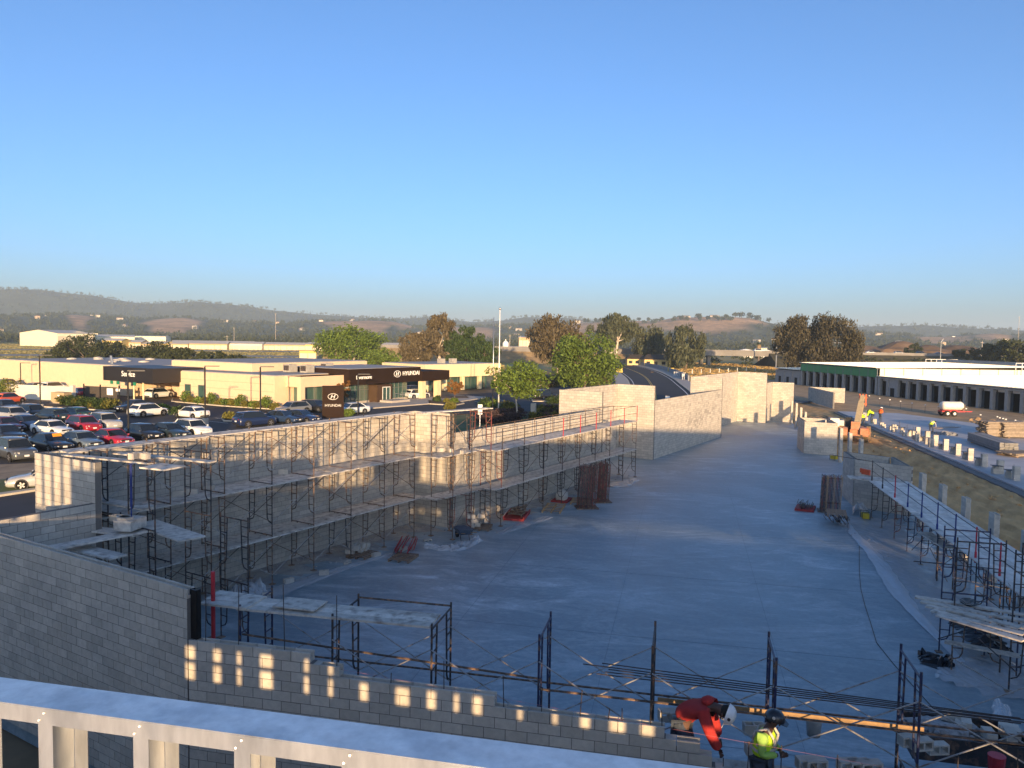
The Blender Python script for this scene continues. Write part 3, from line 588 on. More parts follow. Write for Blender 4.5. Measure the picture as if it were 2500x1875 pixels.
# low side platform and stacked deck at the lower right
pk('plank of the low side platform in front of the walkway', (2262,1300), (2325,1338), 1.5, .27, 2)
for i, (p, h) in enumerate((((2287,1420),1.5),((2325,1440),1.5))):
    o = MB().tube((0,0,0),(0,0,h),.024,6).build('prop', STEELR); o.location = at(*p, 0); tag(o, '%s prop of the low side platform' % ['left','right'][i], 'prop')
for i in range(5):
    a = at(2234+14*i, 1457+11*i, 2.0); q = at(2500, 1500+16*i, 2.0); plank('long pale plank of the big lower right deck, %s from the back' % ORD[i], a, q, .27)
plank('bright plank laid on the big lower right deck', at(2315,1487,2.07), at(2490,1532,2.07), .3)
plank('single grey plank low across the lower right towers', at(2306,1566,1.2), at(2490,1602,1.2), .28)
for i, (p, k) in enumerate((((2292,1592),'bb'),((2322,1640),['r','d']),((2462,1690),'dd'),((2480,1660),['b','d']))):
    q = at(*p, 0); tower('tall scaffold tower at the lower right, %s from the left' % ORD[i], q.x, q.y, rad(199), list(k), group='scaffold towers at the lower right')
for i, (a, b_, za, zb) in enumerate((((2290,1560),(2480,1500),.6,1.9),((2330,1610),(2470,1690),1.5,.5),((2230,1370),(2440,1390),2.2,2.2),((2290,1400),(2470,1450),1.5,1.5),((2390,1560),(2480,1640),1.8,1.4))):
    brace('%s of the slanting pipes at the lower right' % ORD[i], at(*a, za), at(*b_, zb), GALV if i % 2 else STEELD, .018)
t = thing('black_rope', 'coil of black rope lying on the lower right deck', 'rope', at(2365,1478,2.06))
mb = MB()
for k in range(5): 
    r_ = .1+.035*k; mb.path([(r_*math.cos(a*.7)*1.6+.04*k, r_*math.sin(a*.7), .02+.01*k) for a in range(10)], .014, 5)
mb.build('coil', BLACK, t)
# ------------------------------------------------------------------ things lying on the slab
POLY = mat('poly_sheet', (.62,.64,.66), .25, .1, 3, alpha=.55, bump=.5, bscale=6)
def crumple(name, label, pts, h, seed, cat='plastic sheet', m=POLY, nx=26, ny=8):
    """a crumpled sheet laid along a polyline of (point, width)"""
    rn = random.Random(seed); V_ = []; F_ = []; gh = np.abs(np.random.default_rng(seed).normal(0, 1, (nx, ny)))
    for _ in range(2): gh = (gh+np.roll(gh,1,0)+np.roll(gh,-1,0)+np.roll(gh,1,1)+np.roll(gh,-1,1))/5
    gh = (gh-gh.min())/(gh.max()-gh.min())*2.2
    for i in range(nx):
        t_ = i/(nx-1)*(len(pts)-1); k = min(int(t_), len(pts)-2); fr = t_-k
        c = pts[k][0].lerp(pts[k+1][0], fr); w = pts[k][1]*(1-fr)+pts[k+1][1]*fr; d = (pts[k+1][0]-pts[k][0]).normalized(); n = Vector((-d.y, d.x, 0))
        for j in range(ny):
            e = j/(ny-1)-.5; q = c+n*(e*w*(1+rn.uniform(-.15,.15)))+d*rn.uniform(-.06,.06); V_.append((q.x, q.y, q.z+.006+h*(gh[i,j]+rn.uniform(0,.12))*(1-abs(2*e))**.4))
    for i in range(nx-1):
        for j in range(ny-1): F_.append((i*ny+j, (i+1)*ny+j, (i+1)*ny+j+1, i*ny+j+1))
    o = MB().add(V_, F_).build(name, m); return tag(o, label, cat)
crumple('plastic_sheet', 'long strip of clear plastic along the foot of the left scaffolds', [(at(600,1470),1.2),(at(740,1420),.9),(at(880,1373),.5),(at(960,1352),.5)], .03, 3)
crumple('plastic_sheet', 'crumpled clear plastic below the inside corner', [(at(1040,1335),.5),(at(1085,1340),.9),(at(1110,1338),1.3),(at(1165,1318),.7)], .12, 4)
crumple('plastic_sheet', 'strip of clear plastic in front of the railed scaffold', [(at(1215,1304),.5),(at(1280,1280),.8),(at(1340,1262),.6)], .03, 5)
crumple('plastic_sheet', 'crumpled plastic at the far end of the railed scaffold', [(at(1488,1190),.7),(at(1515,1183),1.6),(at(1548,1172),.7)], .08, 6)
crumple('plastic_sheet', 'heap of plastic sheeting inside the near left corner', [(at(568,1455),.6),(at(605,1450),1.3),(at(640,1440),.6)], .28, 7)
crumple('plastic_sheet', 'wide grey poly sheet under the right-hand walkway, folded at its edge', [(wk(1,2.6),3.2),(wk(-6,2.4),3.3),(wk(-13,2.5),3.2),(wk(-22,2.6),3.4)], .035, 8, nx=60, ny=16)
crumple('plastic_sheet', 'strip of white poly along the slab before the right-hand walkway', [(wk(-1,3.8,.02),.15),(wk(-3,4.0,.02),.45),(wk(-7,3.9,.02),.6),(wk(-12,4.2,.02),.75),(wk(-15,4.3,.02),.5),(wk(-20,4.1,.02),.2)], .035, 9, m=mat('white_poly', (.50,.54,.58), .4, .1, 3, alpha=.85), nx=40)
crumple('plastic_sheet', 'crumpled clear sheet under the lower right scaffold', [(at(2310,1665),.6),(at(2360,1650),2.0),(at(2450,1640),2.2),(at(2490,1630),1.6)], .1, 10)
crumple('plastic_sheet', 'clear plastic hanging down at the lower right edge', [(at(2445,1720,.9),.4),(at(2450,1790,.6),.5),(at(2480,1870,.2),.9)], .12, 11)
crumple('tarpaulin', 'black plastic bag on the slab under the lower right scaffold', [(at(2250,1598),.3),(at(2285,1620),1.0),(at(2325,1625),.6)], .16, 12, 'tarpaulin', mat('black_plastic', (.012,.012,.014), .3, .1, 4, bump=.5, bscale=8))
crumple('tarpaulin', 'black cover under the planks at the lower right', [(at(2345,1520,.6),.8),(at(2400,1560,.6),1.3),(at(2450,1600,.4),.8)], .12, 13, 'tarpaulin', MATS['black_plastic'])
crumple('plastic_sheet', 'pale plastic draped behind the frame stack on the right', [(at(2090,1258),.4),(at(2105,1240),1.0),(at(2115,1232),.4)], .35, 14)
def pallet_thing(label, loc, rz, m=PALLET, w=1.2, d=1.0):
    t = thing('pallet', label, 'pallet', loc, rz)
    for k in range(6): MB().box(-w/2+.07+k*(w-.14)/5,0,.1,.11,d,.02).build('slat', m, t)
    for k in (-1,0,1): MB().box(0,k*(d/2-.05),0,w,.07,.1).build('runner', m, t)
    return t
def pole_pile(name, label, loc, rz, n, L_, mats, seed, spread=.5, height=.3, cat='pile'):
    t = thing(name, label, cat, loc, rz); rn = random.Random(seed)
    for k in range(n):
        y = rn.uniform(-spread,spread); z = .14+rn.uniform(0,height); a = rn.uniform(-.05,.05)
        MB().tube((-L_/2+rn.uniform(-.15,.15),y-a,z),(L_/2+rn.uniform(-.15,.15),y+a,z+rn.uniform(-.04,.04)),.02,5).build('pole', mats[k % len(mats)], t)
    return t
def block_pile(label, loc, rz, n, seed):
    t = thing('block_pile', label, 'pile', loc, rz); rn = random.Random(seed)
    for k in range(n): 
        o = link('block', _lb, t, (rn.uniform(-.6,.6), rn.uniform(-.4,.4), .13+.19*(k // 6)), rn.uniform(-.2,.2)+(math.pi/2)*(k % 2))
    return t
pallet_thing('pallet under the pile of red braces by the long wall', at(985,1365), .3); pole_pile('brace_pile', 'pile of red and grey braces on a pallet below the inside corner', at(990,1345), .55, 22, 2.2, [REDP,REDP,STEELD,GALV], 1)
pallet_thing('pallet with loose blocks at the foot of the long scaffold', at(885,1357), .2); block_pile('loose blocks piled on the pallet at the foot of the long scaffold', at(880,1352), .3, 10, 2)
pallet_thing('pallet of offcuts in front of the short return wall', at(1175,1290), .4); block_pile('heap of broken blocks in front of the short return wall', at(1170,1286), .5, 16, 3)
t = thing('wheelbarrow', 'grey wheelbarrow at the foot of the inside corner scaffold', 'wheelbarrow', at(1130,1320), 1.0)
MB().loft([[(-.3,-.25,.35),(.35,-.2,.35),(.35,.2,.35),(-.3,.25,.35)],[(-.5,-.38,.65),(.6,-.3,.6),(.6,.3,.6),(-.5,.38,.65)]]).build('tray', mat('barrow_blue', (.06,.09,.13), .6, .2, 8), t)
MB().lathe([(.18,-.04),(.18,.04)], 0, 0, 14).build('wheel', RUBBER, t).rotation_euler = (math.pi/2,0,0)
t.children[-1].location = (.75,0,.18)
for s_ in (-1,1): MB().path([(.75,s_*.06,.18),(.2,s_*.2,.33),(-1.0,s_*.3,.6)], .018, 5).build('handle', WOOD, t); MB().path([(-.2,s_*.22,.35),(-.35,s_*.22,0)], .018, 5).build('leg', STEELD, t)
t = thing('red_crate', 'red-edged stillage of dark firewood-like offcuts before the railed scaffold', 'crate', at(1262,1262), .35)
MB().box(0,0,0,2.0,1.1,.12).box(0,-.55,.12,2.0,.05,.12).box(0,.55,.12,2.0,.05,.12).build('tray', mat('worn_red', (.30,.03,.03), .7, .3, 6), t)
for k in range(26): MB().tube((random.uniform(-.9,.6),random.uniform(-.45,.45),.2+.012*k),(random.uniform(-.6,.9),random.uniform(-.45,.45),.22+.012*k),.04,5).build('offcut', PALLET, t)
pallet_thing('wooden frame pallet near the frame stack, left of two', at(1352,1243), .35, WOOD, 2.2, 1.1); pallet_thing('wooden frame pallet near the frame stack, right of two', at(1415,1226), .35, WOOD, 1.6, 1.0)
t = thing('sand_bag', 'white bag of sand on a red tray beneath the railed scaffold', 'bag', at(1372,1222), .2); MB().blob((0,0,.3),(.55,.4,.4),5,2,.15).build('bag', mat('white_bag', (.5,.48,.44), .8, .15, 4), t, True); MB().box(0,0,0,1.4,1.0,.1).build('tray', mat('worn_red', (.30,.03,.03)), t)
def frame_stack(label, loc, rz, n, lean, mats, h=2.6):
    t = thing('frame_stack', label, 'stack', loc, rz)
    for k in range(n):
        mb = MB(); x = k*.075; r_ = .021
        for y in (0, .75): mb.tube((x,y,.05),(x+lean,y,h+random.uniform(-.05,.05)),r_,6)
        for z in (.5,h-.15): mb.tube((x+lean*z/h,0,z),(x+lean*z/h,.75,z),r_*.8,5)
        mb.build('frame', mats[k % len(mats)], t)
    MB().box(n*.037,.37,0,n*.075+.3,1.0,.06).build('rack_base', STEELR, t)
    return t
RUSTRED = mat('rust_red_steel', (.24,.06,.05), .6, .4, 12, col2=(.09,.06,.05), mixscale=5)
frame_stack('upright stack of rust-red scaffold frames at the end of the railed scaffold', at(1415,1243), -.9, 13, .1, [RUSTRED,STEELD,RUSTRED,STEELR], 2.5)
frame_stack('second upright stack of rust-red frames close beside the first', at(1458,1228), -.9, 10, .1, [RUSTRED,RUSTRED,STEELR], 2.4)
frame_stack('tall upright stack of rusty scaffold frames on the right of the slab', at(2003,1250), -1.35, 15, .06, [STEELR,RUSTRED,STEELD,STEELR,WOOD], 2.1)
pallet_thing('wooden pallet lying on the bundle of dark braces', at(2041,1283)+Vector((0,0,.62)), .2, mat('pale_pallet', (.30,.22,.16), .9, .2, 8), 1.5, 1.0)
pole_pile('brace_bundle', 'bundle of dark braces under the wooden pallet on the right of the slab', at(2041,1280), .3, 44, 1.1, [STEELD,STEELR], 5, .6, .42, 'bundle')
t = pole_pile('wire_tray', 'red tray heaped with dark scaffold pins and wire', at(1966,1243), .1, 26, 1.3, [STEELD,BLACK,STEELR], 6, .45, .3, 'tray'); MB().box(0,0,0,1.5,1.05,.13).build('tray', mat('worn_red', (.30,.03,.03)), t)
t = thing('spider_box', 'small yellow power box on the slab by the walkway end', 'power box', at(2112,1268), .3); MB().box(0,0,.08,.5,.35,.28).build('case', mat('yellow_plastic', (.55,.42,.03), .5, .1, 5), t)
for s_ in (-1,1): MB().path([(s_*.28,-.2,0),(s_*.28,-.2,.45),(s_*.28,.2,.45),(s_*.28,.2,0)], .015, 5).build('cage', BLACK, t)
t2 = dup(t, at(2036,1123), 1.0, 'small yellow power box beside the sunlit block enclosure')
mb = MB(); hp_ = [at(*q)+Vector((0,0,.015)) for q in ((2088,1268),(2097,1300),(2098,1345),(2098,1400),(2102,1440),(2112,1480),(2125,1520),(2140,1570),(2180,1620),(2215,1660),(2260,1710),(2310,1765),(2370,1785),(2420,1755))]
mb.path(hp_, .011, 5); tag(mb.build('air_hose', BLACK), 'black cable snaking across the blue-grey slab', 'cable')
# bucket, rubble box and block bits at the bricklayers' end
t = thing('bucket', 'old white plastic bucket on the working deck behind the bricklayers', 'bucket', at(1986,1795,1.85)); MB().lathe([(.13,0),(.155,.3),(.165,.36),(.15,.362),(.14,.3),(.12,.03)], 0,0,18).build('shell', mat('bucket_plastic', (.38,.38,.37), .5, .2, 6), t, True); MB().lathe([(.155,.3),(.168,.31),(.168,.34),(.155,.345)],0,0,18).build('rim', MATS['bucket_plastic'], t)
c0 = at(2350,1835,1.2); t = thing('rubble_tub', 'dark tub full of rubble and broken block at the lower right', 'tub', c0, rad(-71))
MB().box(0,-.55,0,2.2,.04,.5).box(0,.55,0,2.2,.04,.5).box(-1.1,0,0,.04,1.14,.5).box(1.1,0,0,.04,1.14,.5).box(0,0,0,2.16,1.06,.05).build('tub_shell', STEELD, t)
stuff(MB().blob((-.35,0,.32),(.7,.48,.3),3,3,.3).build('mortar_heap', mat('grey_rubble', (.30,.30,.30), .95, .35, 12, bump=.9, bscale=14), t))
for k in range(7): MB().box(.2+random.uniform(-.4,.7),random.uniform(-.35,.35),.42+random.uniform(0,.12),.36,.2,.19,random.uniform(0,3)).build('broken_block', BLOCK, t)
for k in range(30): MB().blob((random.uniform(-1,1),random.uniform(-.45,.45),.45+random.uniform(-.05,.1)),(.06,.05,.05),k,1,.3).build('chunk', MATS['grey_rubble'], t)
for i, (p, z, up, rz) in enumerate((((1630,1740),2.75,1,.3),((1655,1742),2.75,1,.3),((1840,1790),2.3,0,.2),((1845,1840),2.05,0,.2),((1965,1855),2.05,1,.3),((1985,1858),2.05,1,.3),((2065,1860),2.05,1,.3),((2090,1862),2.05,1,.35),((2118,1864),2.05,1,.3),((2212,1800),2.3,1,.4),((2240,1810),2.3,1,.4),((2280,1820),2.0,1,.3))):
    loose_block('loose open-ended block near the bricklayers, %s from the left' % ORD[i], at(*p, z), rz+rad(-71), up=bool(up))
t = thing('trowel', 'mortar trowel lying on the deck beside the vest wearer', 'trowel', at(1985,1868,2.1), .5); MB().add([(0,0,0),(.26,-.06,0),(.3,0,0),(.26,.06,0)],[(0,1,2,3)]).add([(0,0,-.004),(.26,-.06,-.004),(.3,0,-.004),(.26,.06,-.004)],[(3,2,1,0)]).build('blade', CHROME, t); MB().tube((0,0,.01),(-.14,0,.04),.015,6).build('grip', WOOD, t)
tag(MB().lathe([(.14,0),(.16,.28),(.15,.28)],0,0,14).build('red_bucket', REDP, None), 'red bucket at the lower right corner', 'bucket').location = at(2432,1878,1.5)
brace('pink mason line stretched along the stepped wall', ns(3,.05,3.4), ns(14.5,.0,2.72), mat('pink_line', (.5,.2,.22), .7, 0), .0015, None, 'mason_line', 'line')

# mortar droppings along the foot of the walls, spare pipes thrown among the right-hand scaffold
mb = MB()
for k in range(620):
    if k < 330: q = Vector((random.uniform(13.5,31.8), 25.4-abs(random.gauss(0,.9)), 0))
    elif k < 560: q = Vector((random.uniform(32.2,52), 23.1-abs(random.gauss(0,.8)), 0))
    else: q = wk(random.uniform(-24,1), random.uniform(1.5,4.2))
    r_ = random.uniform(.015,.06); mb.blob((q.x,q.y,r_*.4), (r_*1.3,r_,r_*.7), k, 1, .3)
o = stuff(mb.build('mortar_droppings', MATS['grey_rubble'])); o['label'] = 'grey mortar droppings along the foot of the walls'; o['category'] = 'debris'
DUST = mat('mortar_dust', (.40,.38,.34), .95, .3, 2.2, col2=(.30,.30,.30), mixscale=.9)
for nm_, a_, b_, w_ in (('dust_strip',(13.4,25.55),(31.9,25.55),2.3),('dust_strip',(32.3,23.2),(51.5,23.2),1.9)):
    V_ = []; F_ = []; n_ = 60
    for i in range(n_+1):
        x_ = a_[0]+(b_[0]-a_[0])*i/n_; V_ += [(x_, a_[1], .004), (x_, a_[1]-w_*(.75+.3*math.sin(i*.9)+.18*math.sin(i*2.3)), .004)]
    for i in range(n_): F_.append((2*i, 2*i+1, 2*i+3, 2*i+2))
    struct(MB().add(V_, F_).build(nm_, DUST))
for i in range(16):
    s_ = -4-random.uniform(0,19); p = wk(s_, random.uniform(1.0,2.6), random.uniform(.3,2.0)); q = wk(s_+random.uniform(-2.6,2.6), random.uniform(.9,2.8), random.uniform(.2,2.4))
    brace('stray scaffold pipe among the right-hand towers, %s of the tangle' % ORD[i], p, q, [GALV,STEELR,STEELD][i % 3], .016, 'stray pipes among the right-hand towers', 'scaffold_pipe', 'pipe')
for i in range(10):
    loose_block('loose block on the slab at the foot of the long scaffold, %s from the left' % ORD[i], (15.2+i*1.55+random.uniform(-.3,.3), 22.9+random.uniform(-.5,.5), .005), random.uniform(0,3), 'loose blocks at the foot of the long scaffold', i % 3 == 0)
# ------------------------------------------------------------------ second slab: block stubs, lumber, machines
Z2 = .16
def zs(a, b_): return at(2150+a*.1582, 1000+b_*.1582, Z2)
CB2 = MB().box(0,0,-.5,.4,.4,1).mesh('stub_block', BLOCK)
for i, (a, b_, h) in enumerate(((570,385,4),(718,485,5),(840,552,5),(1000,622,5),(1187,702,5),(1378,782,5),(1593,880,5),(1840,985,5),(2088,1090,5))):
    p = zs(a, b_); t = thing('block_stub', 'sunlit block stub on the far slab edge, %s from the left' % ORD[i], 'stub', p, rad(20), 'sunlit block stubs on the far slab')
    for c in range(h): link('block', CB2, t, (0,0,(c+.5)*CH), 0, (1,1,CH-.008))
for i, (a, b_, n) in enumerate(((560,462,2),(630,475,2),(780,500,2),(930,602,2),(1110,682,3),(1300,764,3),(1500,860,3),(1760,985,3),(1970,1055,3),(330,360,3),(450,405,3),(230,300,2))):
    p = zs(a, b_); t = thing('block_stand', 'low pair of blocks with a board between the stubs, %s of the row' % ORD[i], 'stand', p, rad(20)+random.uniform(-.2,.2), 'low block stands on the far slab')
    for c in range(n): link('block', UNIT, t, (random.uniform(-.02,.02),0,(c+.5)*CH), random.uniform(-.05,.05), (.38,.38 if c < 2 else .2,CH-.008))
    MB().box(-.25,0,n*CH,.8,.6,.03).build('mortar_board', mat('wet_board', (.07,.07,.07), .6, .2, 5), t)
    MB().tube((.35,-.5,0),(.35,-.5,.95),.012,5).build('rebar', REBAR, t); MB().tube((.5,-.5,0),(.5,-.5,.85),.012,5).build('rebar', REBAR, t)
for i in range(14):
    a = 22+i*2.1; p = s2(a, .8+.3*(i % 2)); t = thing('block_cube', 'small block cube at the far end of the second slab, %s of the row' % ORD[i], 'stack', (p[0],p[1],Z2), rad(20)+random.uniform(-.1,.1), 'block cubes at the far end of the second slab')
    for c in range(random.choice((2,3,4))):
        for y in (-.11,.11): link('block', UNIT, t, (0,y,(c+.5)*CH), 0, (.39,.19,CH-.008))
# lumber: long grey plank bundle and the stacked boards
LUM = mat('weathered_lumber', (.26,.21,.16), .9, .3, 4, rnd=.3); LUMG = mat('grey_lumber', (.22,.22,.22), .9, .2, 3, rnd=.2)
def lumber(label, loc, rz, L_, W_, rows, cols, m, jag):
    t = thing('lumber_stack', label, 'lumber', loc, rz); 
    for r_ in range(rows):
        for c in range(cols):
            e0_, e1_ = random.uniform(0,jag), random.uniform(0,jag)
            MB().box((e0_-e1_)/2, -W_/2+(c+.5)*W_/cols, .1+r_*.06, L_-e0_-e1_, W_/cols-.008, .052).build('board', m, t)
    for x in (-L_*.35, L_*.35): MB().box(x,0,0,.1,W_,.1).build('bearer', WOOD, t)
    return t
lumber('long grey plank bundle lying on the second slab', at(2420,1092,Z2), rad(19), 8.5, 1.5, 14, 4, LUMG, .25)
lumber('jagged stack of weathered boards behind the long plank bundle', at(2448,1066,Z2), rad(-55), 5.2, 1.6, 26, 4, LUM, .5)
lumber('second sunlit stack of weathered boards at the right edge', at(2492,1068,Z2), rad(-60), 5.0, 1.8, 25, 4, LUM, .4)
lumber('low loose pile of boards at the right edge in front of the stacks', at(2488,1112,Z2), rad(-40), 4.0, 2.0, 4, 5, LUM, .7)
# water trailer
p = at(2322,1016,-.1); t = thing('water_trailer', 'white tank trailer with red frame standing behind the second slab', 'trailer', p, rad(-58)); TK = mat('tank_white', (.72,.70,.62), .5, .06, 2)
MB().loft([[(x, w*math.cos(a)*.75, 1.45+.62*math.sin(a)*w) for a in [2*math.pi*k/16 for k in range(16)]] for x, w in ((-1.45,.75),(-1.25,.98),(1.25,.98),(1.45,.75))]).build('tank', TK, t, True)
MB().box(0,0,.62,3.2,1.1,.18).box(2.2,0,.62,1.4,.12,.12).build('frame', REDP, t); MB().box(-.45,0,.86,1.7,1.5,.07).build('mudguard', REDP, t)
for x in (-.95,.0):
    for y in (-.75,.75):
        w = MB().lathe([(.2,-.12),(.4,-.12),(.42,0),(.4,.12),(.2,.12)],0,0,18).build('wheel', RUBBER, t); w.rotation_euler = (math.pi/2,0,0); w.location = (x,y,.42); MB().lathe([(.19,-.125),(.19,.125)],0,0,12).build('rim', WHITEP, w)
MB().box(1.75,0,.75,.8,.7,.65).box(1.9,.1,1.35,.2,.2,.3).build('pump', STEELD, t); MB().tube((1.2,.0,.7),(1.2,.0,2.35),.04,6).build('hose_pipe', BLACK, t)
# telehandler seen from behind, boom raised
ORG = mat('machine_orange', (.56,.20,.10), .6, .25, 3, col2=(.42,.22,.13), mixscale=2); BEI = mat('boom_beige', (.52,.40,.22), .6, .2, 3)
p = at(2088,1078,-.07); t = thing('telehandler', 'dusty orange telehandler with raised beige boom beside the sunlit enclosure', 'telehandler', p, rad(3))
MB().box(1.9,0,.75,5.2,1.1,.7).box(-.2,-.9,.95,1.9,.65,.75).build('chassis', ORG, t)
MB().loft([[(.6,.55,1.4),(2.4,.55,1.4),(2.4,1.25,1.4),(.6,1.25,1.4)],[(.7,.6,2.75),(2.1,.6,2.75),(2.1,1.2,2.75),(.7,1.2,2.75)]]).build('cab', BLACK, t)
for x in (0.1,3.6):
    for y in (-1.12,1.12):
        w = MB().lathe([(.35,-.24),(.68,-.24),(.74,-.1),(.74,.1),(.68,.24),(.35,.24)],0,0,20).build('wheel', mat('dusty_tyre', (.22,.15,.08), .95, .3, 6), t, False); w.rotation_euler = (math.pi/2,0,0); w.location = (x,y,.74); MB().lathe([(.34,-.25),(.34,.25)],0,0,14).build('rim', ORG, w)
        for k in range(14):
            a = 2*math.pi*k/14; 
            g_ = MB().box(0,0,0,.13,.46,.07).build('lug', MATS['dusty_tyre'], w); g_.rotation_euler = (math.pi/2,0,0); g_.rotation_mode = 'XYZ'; g_.matrix_local = Matrix.Rotation(a,4,'Z') @ Matrix.Translation((.72,0,0)) @ Matrix.Rotation(math.pi/2,4,'Y') @ Matrix.Rotation(math.pi/2,4,'Z')
for y in (-1.12,1.12):
    secs = []
    for k in range(9):
        a = math.pi*(k/8); secs.append([(.1+.95*math.cos(a),y-.3,.74+.95*math.sin(a)),(.1+.95*math.cos(a),y+.3,.74+.95*math.sin(a)),(.1+.87*math.cos(a),y+.3,.74+.87*math.sin(a)),(.1+.87*math.cos(a),y-.3,.74+.87*math.sin(a))])
    MB().loft(secs).build('wheel_arch', ORG, t)
el = rad(24); b0 = Vector((-.6,-.15,2.0)); bd = Vector((math.cos(el),0,math.sin(el)))
MB().beam(b0, b0+bd*5.6, .62, .62).build('boom', BEI, t); MB().beam(b0+bd*5.6, b0+bd*7.2, .48, .46).build('boom_extension', BEI, t)
MB().box(b0.x-.05,b0.y,b0.z-.34,.02,.5,.5).build('boom_mouth', DARK, t)
hp0 = b0+bd*7.2; MB().beam(hp0-bd*.1, hp0+Vector((.45,0,-.6)), .34, .34).box(hp0.x+.6,hp0.y,hp0.z-1.0,.14,.95,.16).box(hp0.x+.6,hp0.y,hp0.z-.2,.14,.95,.16).box(hp0.x+.6,hp0.y-.35,hp0.z-1.2,.12,.12,1.5).box(hp0.x+.6,hp0.y+.35,hp0.z-1.2,.12,.12,1.5).box(hp0.x+.62,hp0.y,hp0.z-1.2,.1,.12,1.5).build('carriage', mat('hi_orange', (.68,.14,.05), .5, .2, 6), t)
for y in (-.4,.4): MB().box(hp0.x+1.3,hp0.y+y,hp0.z-1.3,1.3,.12,.06).build('fork', STEELD, t)
MB().box(-.65,0,1.5,.5,.9,.9).build('counterweight', ORG, t); t.scale = (.86,.86,.86)
# low block wall with a white inside and odds and ends beyond the machine
q0, q1, q2 = at(1973,980), at(2033,998), at(2062,984)
wall('block_wall', 'low grey block wall beyond the columns, left of the orange machine', (q0.x,q0.y), (q1.x,q1.y), 12, 1, 300)
wall('block_wall', 'low sunlit wall behind the low grey wall, near the storage doors', (q0.x+.3,q0.y+.1), (q2.x,q2.y), 12, 1, 120)
for i in range(7):
    pp = at(1965+i*14, 1052-i*2, 0); t = thing('wrapped_pallet', 'white wrapped pallet of material beyond the columns, %s from the left' % ORD[i], 'pallet load', pp, random.uniform(0,1), 'wrapped pallets beyond the columns')
    MB().box(0,0,.12,1.1,1.0,random.uniform(.5,1.0)).build('load', mat('wrap_white', (.62,.60,.55), .5, .15, 3), t); MB().box(0,0,0,1.2,1.1,.11).build('pallet', PALLET, t)
stuff(pole_pile('metal_offcuts', 'dark heap of metal and timber offcuts beyond the columns', at(1990,1030), .5, 60, 4.5, [STEELD,STEELR,WOOD,LUMG], 21, 2.2, .5, 'heap'))
t = thing('steel_channels', 'dark steel channels lying on the ground left of the low grey wall', 'steel', at(1958,985), rad(-20))
for k in range(7): MB().box(0,k*.55,.05,9.5-k*.4,.2,.12).build('channel', mat('purlin_steel', (.07,.085,.11), .45, .2, 2, metal=.4), t)
# rebar caps in the dirt behind the second slab
for i in range(15):
    pp = at((2122,2147,2172,2198,2226,2258,2290,2358,2393,2434,2440,2448,2455,2478,2484)[i], (983,990,994,998,1003,1008,1012,1018,1035,1040,1043,1045,1047,1050,1052)[i], -.08); t = thing('capped_stake', 'thin stake with white cap in the dirt, %s from the left' % ORD[i], 'stake', pp, 0, 'capped stakes behind the second slab')
    MB().tube((0,0,0),(0,0,1.1),.02,5).build('stake', REBAR, t); MB().box(0,0,1.1,.22,.16,.12).build('cap', WHITEP, t)
